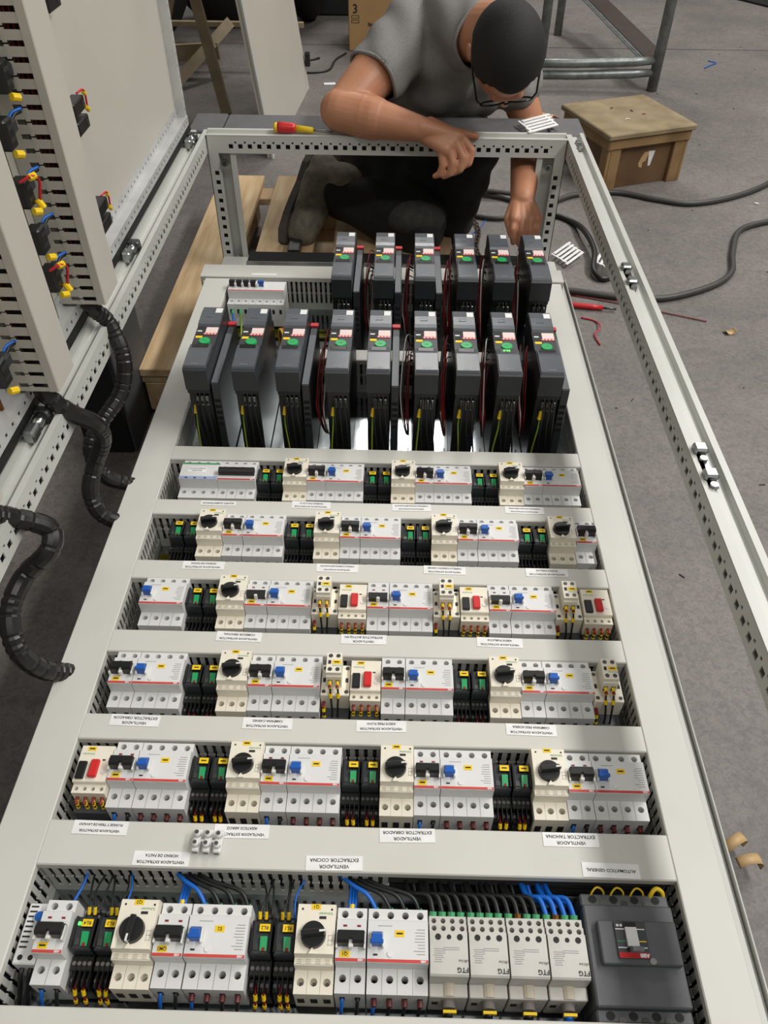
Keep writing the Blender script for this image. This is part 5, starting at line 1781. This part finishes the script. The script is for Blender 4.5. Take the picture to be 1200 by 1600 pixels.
# blocks peeping out behind the farthest duct
for i, (y, z, lab) in enumerate(((1.447, 0.523, 'pair of small black terminals with red wire behind the far door duct, middle'), (1.440, 0.351, 'pair of small black terminals with red wire behind the far door duct, lowest'), (1.450, 0.705, 'pair of small black terminals behind the far door duct, top edge'))):
    t = thing('terminal_pair', lab, 'terminal', (XD - 0.016, y - 0.06, z), 0, 'terminals behind the far door duct')
    for dz in (0.012, -0.018):
        b = MB().box(0.0, 0.022, 0.0, 0.055, dz - 0.011, dz + 0.011, 0.002).build('terminal_body', 'black_plastic', t)
        MB().box(0.0215, 0.0225, 0.040, 0.050, dz - 0.007, dz + 0.005).build('contact', 'steel_dark', b)
    MB().tube(spline([(0.018, 0.035, 0.030), (0.024, 0.050, 0.032), (0.024, 0.058, 0.022), (0.022, 0.060, 0.002)], 5), 0.0018, 6).build('wire', 'red_bright', t, True)
    for dz in (0.026, 0.0):
        MB().tube([(0.022, 0.054, dz + 0.003), (0.023, 0.060, dz - 0.004)], 0.0038, 8).build('sleeve', 'yellow_tag', t)

# ------------------------------------------------------------------ spiral-wrapped hoses between door and panel


def hose(pts, label, r=0.0145):
    path = spline(pts, 14)
    # resample by length and give it ridges of a spiral wrap
    out, rad = [path[0]], [r]
    d = 0.0
    for a, b in zip(path, path[1:]):
        n = max(1, int((b - a).length / 0.0022))
        for k in range(1, n + 1):
            p = a.lerp(b, k / n)
            d += (p - out[-1]).length
            out.append(p)
            ph = (d % 0.0105) / 0.0105
            rad.append(r * (1.0 if ph < 0.84 else 0.90))
    o0 = out[0].copy()
    o = MB().tube([p - o0 for p in out], rad, 12).build('spiral_hose', 'hose_black', None, False, o0)
    tag(o, label, 'hose', 'spiral-wrapped hoses')
    return o


hose([(-0.492, 1.208, 0.330), (-0.490, 1.188, 0.288), (-0.475, 1.205, 0.248), (-0.452, 1.178, 0.195), (-0.460, 1.148, 0.140), (-0.490, 1.102, 0.106), (-0.508, 1.069, 0.080), (-0.505, 1.053, 0.045), (-0.485, 1.047, 0.015), (-0.440, 1.068, -0.022)], 'black spiral hose from the farthest door duct bending into the panel side')
hose([(-0.492, 0.955, 0.330), (-0.490, 0.945, 0.285), (-0.470, 0.960, 0.235), (-0.448, 0.981, 0.198), (-0.453, 1.006, 0.145), (-0.480, 1.002, 0.088), (-0.490, 0.975, 0.050), (-0.478, 0.961, 0.010), (-0.440, 0.968, -0.025)], 'black spiral hose from the middle door duct bending into the panel side')
hose([(-0.495, 0.668, 0.330), (-0.500, 0.690, 0.285), (-0.478, 0.728, 0.236), (-0.442, 0.744, 0.200), (-0.440, 0.722, 0.178), (-0.478, 0.700, 0.146), (-0.490, 0.656, 0.122), (-0.480, 0.621, 0.086), (-0.464, 0.623, 0.034), (-0.438, 0.648, -0.015)], 'black spiral hose from the nearest door duct, big loop over the floor')

# ------------------------------------------------------------------ pallet under the cabinet
pal = thing('pallet', 'pale pine pallet under the cabinet, boards showing at the left rear', 'pallet', (0, 2.0, FLOOR))


def PB(mb, name, m='pine'):
    o = mb.build(name, m, pal)
    o.location = (0, -2.0, -FLOOR)
    return o


for x0, x1, y0, y1 in ((-0.600, -0.445, 1.60, 2.80), (-0.398, -0.225, 1.30, 2.80), (-0.165, 0.0, 1.30, 2.80), (0.05, 0.20, 1.3, 2.56)):
    PB(MB().box(x0, x1, y0, y1, -0.150, -0.128, 0.002), 'board')
for y in (1.65, 2.20, 2.70):
    PB(MB().box(-0.60, 0.20, y - 0.045, y + 0.045, -0.172, -0.150, 0.002), 'cross_board')
    for x in (-0.53, -0.20, 0.13):
        PB(MB().box(x - 0.065, x + 0.065, y - 0.045, y + 0.045, -0.258, -0.172, 0.003), 'block')
for x in (-0.53, -0.20, 0.13):
    PB(MB().box(x - 0.05, x + 0.05, 1.60, 2.75, FLOOR, -0.258, 0.002), 'runner')
# dark grey foam strip lying on the pallet below the boot
o = MB().box(-0.295, -0.258, 2.19, 2.30, -0.128, -0.100, 0.003).build('spacer_bar', 'steel_dark')
tag(o, 'dark steel spacer bar on the pallet board under the boot', 'bar')

# black support standing on the floor beside the pallet
t = thing('support_stand', 'black upright support board under the door rail, left of the panel', 'support', (-0.66, 1.56, FLOOR))
MB().box(-0.062, 0.052, -0.10, 0.10, 0, 0.44, 0.002).build('board', 'black_foam', t)
MB().box(0.0525, 0.060, -0.095, 0.118, 0, 0.44, 0.001).build('edge_strip', 'mccb_dark', t)

# ------------------------------------------------------------------ wooden crate
t = thing('wooden_crate', 'old brown wooden crate with plywood lid on the floor at right', 'crate', (0.925, 3.300, FLOOR), math.radians(21))
cw, cd, ch = 0.165, 0.160, 0.215
bd = MB().box(-cw, cw, -cd, cd, 0, ch - 0.022, 0.001)
bd.build('body', 'crate_brown', t)
for sx in (-1, 1):
    MB().box(min(sx * cw, sx * (cw - 0.045)), max(sx * cw, sx * (cw - 0.045)), -cd - 0.016, -cd, 0.0, ch - 0.04, 0.002).build('batten', 'crate_batten', t)
    MB().box(min(sx * cw, sx * (cw + 0.014)), max(sx * cw, sx * (cw + 0.014)), -cd - 0.016, -cd + 0.030, 0.0, ch - 0.04, 0.002).build('batten', 'crate_batten', t)
MB().box(-cw - 0.015, cw + 0.015, -cd - 0.022, -cd + 0.0, ch - 0.058, ch - 0.022, 0.003).build('front_rail', 'crate_batten', t)
MB().box(-cw - 0.018, -cw, -cd - 0.02, cd + 0.01, ch - 0.062, ch - 0.022, 0.003).build('side_rail', 'crate_batten', t)
MB().box(cw, cw + 0.018, -cd - 0.02, cd + 0.01, ch - 0.062, ch - 0.022, 0.003).build('side_rail', 'crate_batten', t)
MB().box(-cw - 0.028, cw + 0.028, -cd - 0.030, cd + 0.025, ch - 0.021, ch, 0.004).build('lid', 'old_ply', t)
MB().prism([(-0.015, 0.070), (0.000, 0.066), (-0.002, 0.085), (0.010, 0.090), (0.022, 0.126), (0.000, 0.124), (-0.010, 0.110), (-0.020, 0.085)], -cd - 0.0008, -cd, 'y').build('torn_paper', 'tape_brown', t)
MB().prism([(0.026, 0.070), (0.036, 0.070), (0.046, 0.125), (0.018, 0.127)], -cd - 0.0008, -cd, 'y').build('torn_paper', 'white_sticker', t)
rc = random.Random(4)
for k, (x, y, l, a, m, lab) in enumerate(((-0.04, -0.06, 0.022, 0.3, 'white_sticker', 'white offcut lying on the crate lid'), (0.03, 0.02, 0.016, 1.9, 'print_black', 'dark offcut on the middle of the crate lid'), (0.055, -0.03, 0.014, 0.2, 'red_wire', 'reddish offcut at the right of the crate lid'), (-0.03, 0.07, 0.014, 0.8, 'print_black', 'dark offcut at the rear of the crate lid'))):
    p = Vector((x, y, 0)); R = Matrix.Rotation(math.radians(21), 4, 'Z')
    q = R @ p
    o = MB().tube(spline([(-l / 2, 0, 0.002), (0, 0.002, 0.003), (l / 2, 0, 0.002)], 4), 0.0018, 6).build('offcut', m, None, True, (0.925 + q.x, 3.300 + q.y, FLOOR + ch + 0.0005))
    o.rotation_euler = (0, 0, a)
    tag(o, lab, 'scrap', 'offcuts on the crate')

# ------------------------------------------------------------------ galvanised trestle
t = thing('steel_trestle', 'galvanised steel trestle with double tube rails behind the crate', 'trestle', (1.29, 4.32, FLOOR))


def TP(pts, r, name, m='galvanised', n=10):
    o0 = Vector((1.29, 4.32, FLOOR))
    return MB().tube([Vector(p) - o0 for p in pts], r, n).build(name, m, t, True)


TP([(1.292, 4.318, FLOOR), (1.292, 4.318, 0.60)], 0.026, 'leg')
TP([(0.955, 5.33, FLOOR), (0.950, 5.33, 0.60)], 0.024, 'leg')
TP([(0.805, 4.87, FLOOR), (0.80, 4.87, 0.60)], 0.026, 'leg')
TP([(0.50, 4.315, FLOOR), (0.50, 4.315, 0.60)], 0.026, 'leg')
for z in (-0.152, -0.205):
    TP([(0.50, 4.315, z - 0.010), (0.9, 4.315, z - 0.008), (1.18, 4.315, z + 0.002), (1.275, 4.316, z + 0.008)], [0.021, 0.021, 0.021, 0.017], 'cross_tube')
mb = MB()
a0, a1 = Vector((1.245, 4.335, -0.150)), Vector((1.06, 5.45, -0.075))
d = (a1 - a0)
hs = []
a = 0.02
L = d.length
while a < L - 0.02:
    hs.append((a, a + 0.008, 0.006, 0.018)); a += 0.018
ex = d.normalized()
rect_wave(L, hs, 0.03, 0.004, mb, a0 - Vector((1.29, 4.32, FLOOR)) + Vector((-0.035, 0, 0)), ex, (1, 0, 0), (0, 0, 1))
mb.build('slotted_flange', 'galvanised', t)
mb = MB()
rect_wave(L, [], 0.075, 0.004, mb, a0 - Vector((1.29, 4.32, FLOOR)), ex, Vector((0.9, 0, 0.42)), (0, 0, 1))
mb.build('angle_iron', 'angle_iron', t)

# ------------------------------------------------------------------ cardboard box marked 3
t = thing('cardboard_box', 'brown cardboard box marked 3 standing on the far floor', 'box', (-0.085, 5.12, FLOOR), math.radians(1))
MB().box(-0.185, 0.185, -0.175, 0.20, 0, 0.62, 0.004).build('carton', 'cardboard', t)
for txt, x, z, s in (('3', -0.147, 0.203, 0.062), ('Special', -0.045, 0.132, 0.024)):
    o = put('lettering', text_mesh(txt, s, 'print_black', weight=0.0008), t, (x, -0.1765, z))
    o.rotation_euler = (math.pi / 2, 0, 0)
for k in range(2):
    z = 0.167 - k * 0.022
    mb = MB()
    for a in ((-0.168, -0.126, z - 0.0075, z - 0.0055), (-0.168, -0.126, z + 0.0055, z + 0.0075), (-0.168, -0.1655, z - 0.0075, z + 0.0075), (-0.1285, -0.126, z - 0.0075, z + 0.0075)):
        mb.box(a[0], a[1], -0.1762, -0.1748, a[2], a[3])
    mb.build('printed_frame', 'print_black', t)

t = MB().box(-0.20, 0.20, -0.15, 0.15, 0, 0.5, 0.01).build('cardboard_box', 'cardboard', None, False, (0.36, 5.45, FLOOR))
tag(t, 'plain brown cardboard box behind the kneeling man', 'box')
t = MB().box(-0.30, 0.20, -0.15, 0.25, 0, 0.5, 0.01).build('storage_bin', 'drive_body', None, False, (-0.32, 5.86, FLOOR))
tag(t, 'dark blue-grey bin on the floor left of the marked box', 'bin')

# ------------------------------------------------------------------ leaning white panel
P = [Vector((-0.433, 4.291, FLOOR)), Vector((-0.500, 3.36, FLOOR)), Vector((-0.600, 3.36, 0.60)), Vector((-0.560, 4.291, 0.70))]
n_ = (P[1] - P[0]).cross(P[3] - P[0]).normalized()
if n_.x > 0:
    n_ = -n_
o0 = P[0].copy()
t = thing('leaning_panel', 'white steel panel leaning upright on the far floor', 'panel', o0)
vs = [p - o0 for p in P] + [p - o0 + n_ * 0.022 for p in P]
MB().add(vs, [(0, 1, 2, 3), (7, 6, 5, 4), (0, 1, 5, 4), (1, 2, 6, 5), (2, 3, 7, 6), (3, 0, 4, 7)]).build('sheet', 'door_paint', t)
nf = -n_
e0 = (P[3] - P[0]).normalized()
q = [Vector((0, 0, 0)) + nf * 0.002, e0 * 0.95 + nf * 0.002]
MB().tube([P[1] - o0, P[2] - o0], 0.008, 6).build('folded_edge', 'frame_paint', t)
MB().box(-0.012, 0.012, -0.022, 0.010, 0.10, 0.16, 0.003).build('latch', 'black_plastic', t)

# ------------------------------------------------------------------ wooden sawhorse and black bags behind it
t = thing('sawhorse', 'wooden sawhorse behind the open door', 'sawhorse', (-0.80, 3.90, FLOOR))


def plank(name, a, b, w, th, m='sawhorse_wood', par=None, wv=Vector((0, 1, 0))):
    a, b = Vector(a), Vector(b)
    d = (b - a).normalized()
    s = d.cross(wv).normalized()
    w2 = s.cross(d).normalized()
    vs = []
    for p in (a, b):
        for i, j in ((-1, -1), (1, -1), (1, 1), (-1, 1)):
            vs.append(p + s * i * w / 2 + w2 * j * th / 2)
    return MB().add(vs, [(3, 2, 1, 0), (4, 5, 6, 7), (0, 1, 5, 4), (1, 2, 6, 5), (2, 3, 7, 6), (3, 0, 4, 7)]).build(name, m, par)


plank('leg', (0.015, 0.0, 0.0), (-0.10, 0.06, 0.62), 0.045, 0.03, par=t)
plank('leg', (-0.36, 0.02, 0.0), (-0.12, 0.10, 0.62), 0.045, 0.03, par=t)
plank('brace', (-0.30, 0.30, 0.02), (-0.05, 0.66, 0.22), 0.05, 0.03, par=t)
plank('rail', (-0.60, 0.72, 0.20), (0.32, 0.72, 0.20), 0.022, 0.03, par=t)
plank('stretcher', (-0.45, 0.55, 0.10), (-0.10, 0.55, 0.12), 0.075, 0.025, par=t)
plank('beam', (-0.50, 0.08, 0.64), (0.25, 0.08, 0.64), 0.08, 0.05, par=t)
plank('top_block', (-0.40, 0.95, 0.34), (-0.10, 0.95, 0.36), 0.09, 0.10, 'crate_brown', par=t)

for nm, loc, sc, lab in (('rubbish_sack', (-1.02, 5.50, FLOOR), (0.36, 0.30, 0.42), 'large black sack on the far floor behind the sawhorse'), ('rubbish_sack', (-0.56, 5.62, FLOOR), (0.16, 0.26, 0.60), 'tall black sack behind the leaning white panel'), ('rubbish_sack', (-1.42, 5.2, FLOOR), (0.26, 0.3, 0.5), 'black sack at the far left behind the open door')):
    mb = MB()
    mb.ell((0, 0, sc[2] * 0.95), (sc[0], sc[1], sc[2]), n=20, m=14)
    rs = random.Random(int(sc[0] * 100))
    mb.v = [(x * (1 + 0.05 * math.sin(9 * z + 5 * y)), y * (1 + 0.05 * math.sin(11 * x)), max(0.0, z)) for x, y, z in mb.v]
    o = mb.build(nm, 'black_matte', None, True, loc)
    tag(o, lab, 'sack', 'black sacks at the far end')
o = MB().prism([(0, 0), (1.6, 0.0), (1.6, 1.3)], 0, 0.012, 'z').build('rubber_mat', 'black_foam', None, False, (2.20, 6.40, FLOOR))
o.rotation_euler = (0, 0, math.radians(-55))
tag(o, 'black mat on the floor at the far right corner', 'mat')

# ------------------------------------------------------------------ cables and litter on the floor


def cable(pts, r, m, name, label, cat='cable', group=None, n=8):
    pts = [Vector(p) for p in pts]
    o0 = pts[0].copy()
    o = MB().tube([p - o0 for p in spline(pts, 8)], r, n).build(name, m, None, True, o0)
    tag(o, label, cat, group)
    return o


mat('cable_grey', (62, 60, 57), 0.5)
fz = FLOOR + 0.010
cable([(1.70, 3.40, fz), (1.502, 3.158, fz), (1.32, 3.02, fz), (1.146, 2.954, fz), (1.02, 2.985, fz), (0.88, 3.045, fz), (0.72, 3.02, fz), (0.62, 2.95, fz)], 0.0105, 'cable_grey', 'power_cable', 'dark grey cable curving past the wooden crate')
cable([(1.75, 2.85, fz), (1.52, 2.84, fz), (1.390, 2.81, fz), (1.26, 2.73, fz), (1.185, 2.56, fz), (1.14, 2.42, fz), (1.050, 2.325, fz), (0.885, 2.244, fz), (0.74, 2.245, fz), (0.586, 2.280, fz), (0.42, 2.30, fz)], 0.0105, 'cable_grey', 'power_cable', 'dark grey cable snaking across the floor right of the frame')
cable([(0.50, 2.86, fz), (0.60, 2.84, fz), (0.667, 2.78, fz), (0.69, 2.66, fz + 0.02), (0.70, 2.52, fz + 0.02), (0.68, 2.40, fz + 0.01), (0.71, 2.36, fz), (0.77, 2.42, fz), (0.79, 2.52, fz), (0.76, 2.60, fz)], 0.0100, 'black_wire', 'power_cable', 'black cable looped over the white marker strips beside the frame')
cable([(0.16, 2.98, fz), (0.30, 3.02, fz), (0.46, 2.96, fz), (0.50, 2.86, fz), (0.40, 2.80, fz), (0.28, 2.84, fz), (0.22, 2.92, fz + 0.01), (0.30, 3.0, fz + 0.02), (0.50, 2.98, fz + 0.012)], 0.0085, 'cable_grey', 'cable_coil', 'grey coiled cable on the floor behind the reaching arm')
cable([(-0.42, 4.78, FLOOR + 0.006), (-0.60, 4.62, FLOOR + 0.006), (-0.50, 4.52, FLOOR + 0.006), (-0.36, 4.56, FLOOR + 0.006), (-0.33, 4.75, FLOOR + 0.006), (-0.28, 4.88, FLOOR + 0.006)], 0.005, 'black_wire', 'thin_cable', 'thin black cable loop left of the marked cardboard box')
cable([(1.66, 4.70, FLOOR + 0.004), (1.70, 4.745, FLOOR + 0.004), (1.745, 4.79, FLOOR + 0.005), (1.715, 4.835, FLOOR + 0.004)], 0.0028, 'blue_wire', 'wire_offcut', 'blue wire offcut on the far right floor', 'wire')
cable([(0.60, 2.13, FLOOR + 0.003), (0.64, 2.11, FLOOR + 0.003), (0.645, 2.06, FLOOR + 0.012), (0.625, 2.03, FLOOR + 0.006), (0.632, 1.98, FLOOR + 0.003)], 0.0022, 'red_bright', 'wire_offcut', 'curly red wire offcut on the floor by the panel', 'wire')
cable([(0.59, 2.265, FLOOR + 0.003), (0.74, 2.215, FLOOR + 0.003), (0.88, 2.16, FLOOR + 0.003), (0.98, 2.12, FLOOR + 0.003)], 0.0018, 'red_wire', 'wire_offcut', 'long thin red wire crossing under the right rail', 'wire')
cable([(0.28, 2.66, FLOOR + 0.003), (0.33, 2.74, FLOOR + 0.003), (0.36, 2.82, FLOOR + 0.003)], 0.0018, 'blue_wire', 'wire_offcut', 'short blue wire on the floor behind the legs', 'wire')
cable([(0.74, 3.92, FLOOR + 0.003), (0.78, 3.86, FLOOR + 0.003), (0.82, 3.70, FLOOR + 0.003), (0.84, 3.56, FLOOR + 0.003)], 0.003, 'red_wire', 'wire_offcut', 'dark red wire on the floor behind the crate', 'wire')
# chain on the floor seen under the arm
ch_ = thing('floor_chain', 'rusty chain lying on the floor left of the reaching arm', 'chain', (0.33, 2.6, FLOOR))
for k in range(22):
    y = -0.28 + k * 0.0255
    x = 0.012 * math.sin(k * 0.5) - 0.03 * (k / 22)
    pts = [(x + 0.007 * math.cos(a), y + 0.016 * math.sin(a), 0.004 + (0.003 if k % 2 else 0)) for a in [i * math.pi / 4 for i in range(9)]]
    MB().tube(pts, 0.0028, 5, False).build('link', 'angle_iron', ch_, True)

# red screwdriver on the floor
t = thing('floor_screwdriver', 'red insulated screwdriver lying on the floor beside the frame', 'screwdriver', (0.60, 2.19, FLOOR + 0.009), math.radians(-9))
MB().tube([(-0.10, 0, 0), (-0.09, 0, 0), (0.04, 0, 0), (0.075, 0, 0)], [0.008, 0.009, 0.009, 0.0065], 10).build('handle', 'red_bright', t, True)
MB().tube([(0.075, 0, 0), (0.115, 0, 0)], 0.0035, 8).build('shaft', 'steel_dark', t, True)
# screwdriver on the rear rail
t = thing('rail_screwdriver', 'red and yellow screwdriver resting on the rear rail by the elbow', 'screwdriver', (-0.245, 2.138, ZR + 0.0135), math.radians(-3))
MB().tube([(-0.050, 0, 0), (-0.047, 0, 0), (-0.040, 0, 0)], [0.008, 0.0115, 0.013], 12).build('end_cap', 'yellow_wire', t, True)
MB().tube([(-0.040, 0, 0), (-0.025, 0, 0), (0.0, 0, 0), (0.008, 0, 0)], [0.0130, 0.0138, 0.012, 0.0105], 12).build('grip', 'red_button', t, True)
MB().tube([(0.008, 0, -0.001), (0.050, 0, -0.004), (0.054, 0, -0.004)], [0.0085, 0.0075, 0.006], 12).build('collar', 'yellow_wire', t, True)
MB().tube([(0.054, 0, -0.004), (0.105, 0, -0.008)], 0.0025, 8).build('shaft', 'screw_metal', t, True)


# white plastic marker strips
def marker_strip(loc, rz, label, nb=4, lx=0.105):
    t = thing('marker_strip', label, 'marker strip', loc, rz, 'white marker strips')
    for k in range(nb):
        y = k * 0.0175
        MB().box(0.010 * k, 0.010 * k + lx, y, y + 0.010, 0, 0.0035, 0.0008).build('bar', 'white_sticker', t)
    for x in (0.022, lx + 0.012):
        mb = MB()
        a = Vector((x - 0.012, 0, 0)); b = Vector((x + 0.012, nb * 0.0175 - 0.006, 0))
        mb.add([(a.x - 0.003, a.y, 0.0005), (a.x + 0.003, a.y, 0.0005), (b.x + 0.003, b.y, 0.0005), (b.x - 0.003, b.y, 0.0005), (a.x - 0.003, a.y, 0.003), (a.x + 0.003, a.y, 0.003), (b.x + 0.003, b.y, 0.003), (b.x - 0.003, b.y, 0.003)],
               [(3, 2, 1, 0), (4, 5, 6, 7), (0, 1, 5, 4), (1, 2, 6, 5), (2, 3, 7, 6), (3, 0, 4, 7)]).build('tie', 'white_sticker', t)
    return t


marker_strip((0.372, 2.148, ZR + 0.0045), math.radians(36), 'white marker strip lying on the plinth below the head', 5, 0.10)
marker_strip((0.600, 2.440, FLOOR + 0.014), math.radians(52), 'white marker strip on the floor under the looped cable', 5, 0.11)
marker_strip((0.735, 2.395, FLOOR + 0.022), math.radians(66), 'white marker strip on the floor right of the looped cable', 4, 0.12)

# brown tape curls and small litter
def curl(loc, R, w, a0, a1, label, rz, tilt=0.0):
    mb = MB()
    n = 18
    vs, fs = [], []
    for i in range(n + 1):
        a = a0 + (a1 - a0) * i / n
        for rr in (R, R - 0.0012):
            for yy in (0, w):
                vs.append((rr * math.cos(a), yy, rr * math.sin(a) + R))
    for i in range(n):
        b, c = i * 4, i * 4 + 4
        fs += [(b, b + 1, c + 1, c), (b + 2, c + 2, c + 3, b + 3), (b, c, c + 2, b + 2), (b + 1, b + 3, c + 3, c + 1)]
    fs += [(0, 2, 3, 1), (n * 4, n * 4 + 1, n * 4 + 3, n * 4 + 2)]
    mb.add(vs, fs)
    o = mb.build('tape_curl', 'tape_brown', None, True, loc)
    o.rotation_euler = (tilt, 0, rz)
    tag(o, label, 'tape', 'curls of brown tape')


curl((0.588, 0.508, FLOOR + 0.001), 0.024, 0.016, -0.5, 2.6, 'brown tape curl on the floor beside the panel, farther one', 0.5)
curl((0.596, 0.476, FLOOR + 0.001), 0.026, 0.016, -0.3, 2.4, 'brown tape curl on the floor beside the panel, nearer one', 0.2)
curl((1.035, 2.050, FLOOR + 0.001), 0.018, 0.022, -2.6, -0.4, 'small pale tape curl on the open floor at right', 0.2)
rl_ = random.Random(21)
mbd = MB()
for k in range(70):
    if k < 42:
        x, y = rl_.uniform(0.62, 1.9), rl_.uniform(0.9, 3.0)
    else:
        x, y = rl_.uniform(0.5, 2.6), rl_.uniform(3.0, 5.6)
    a = rl_.uniform(0, 3.14)
    l, w = rl_.uniform(0.002, 0.007), rl_.uniform(0.0008, 0.002)
    c_, s_ = math.cos(a), math.sin(a)
    vs = []
    for zz in (FLOOR, FLOOR + 0.002):
        for i, j in ((-l, -w), (l, -w), (l, w), (-l, w)):
            vs.append((x + i * c_ - j * s_, y + i * s_ + j * c_, zz))
    mbd.add(vs, [(3, 2, 1, 0), (4, 5, 6, 7), (0, 1, 5, 4), (1, 2, 6, 5), (2, 3, 7, 6), (3, 0, 4, 7)])
o = mbd.build('floor_debris', 'angle_iron')
o['kind'] = 'stuff'
tag(o, 'tiny wire clippings scattered over the concrete floor', 'debris')
for x, y, l, lab in ((-0.334, 4.346, 0.03, 'white paper scrap on the far floor behind the elbow'), (0.72, 3.93, 0.03, 'pale yellow scrap on the floor right of the head'), (1.40, 2.98, 0.008, 'tiny white scrap beside the curved cable')):
    o = MB().box(-l, l, -l * 0.45, l * 0.45, 0, 0.006, 0.002).build('paper_scrap', 'white_sticker' if 'white' in lab else 'tape_brown', None, False, (x, y, FLOOR))
    o.rotation_euler = (0, 0, 0.15 if x < 0 else -0.5)
    tag(o, lab, 'scrap')
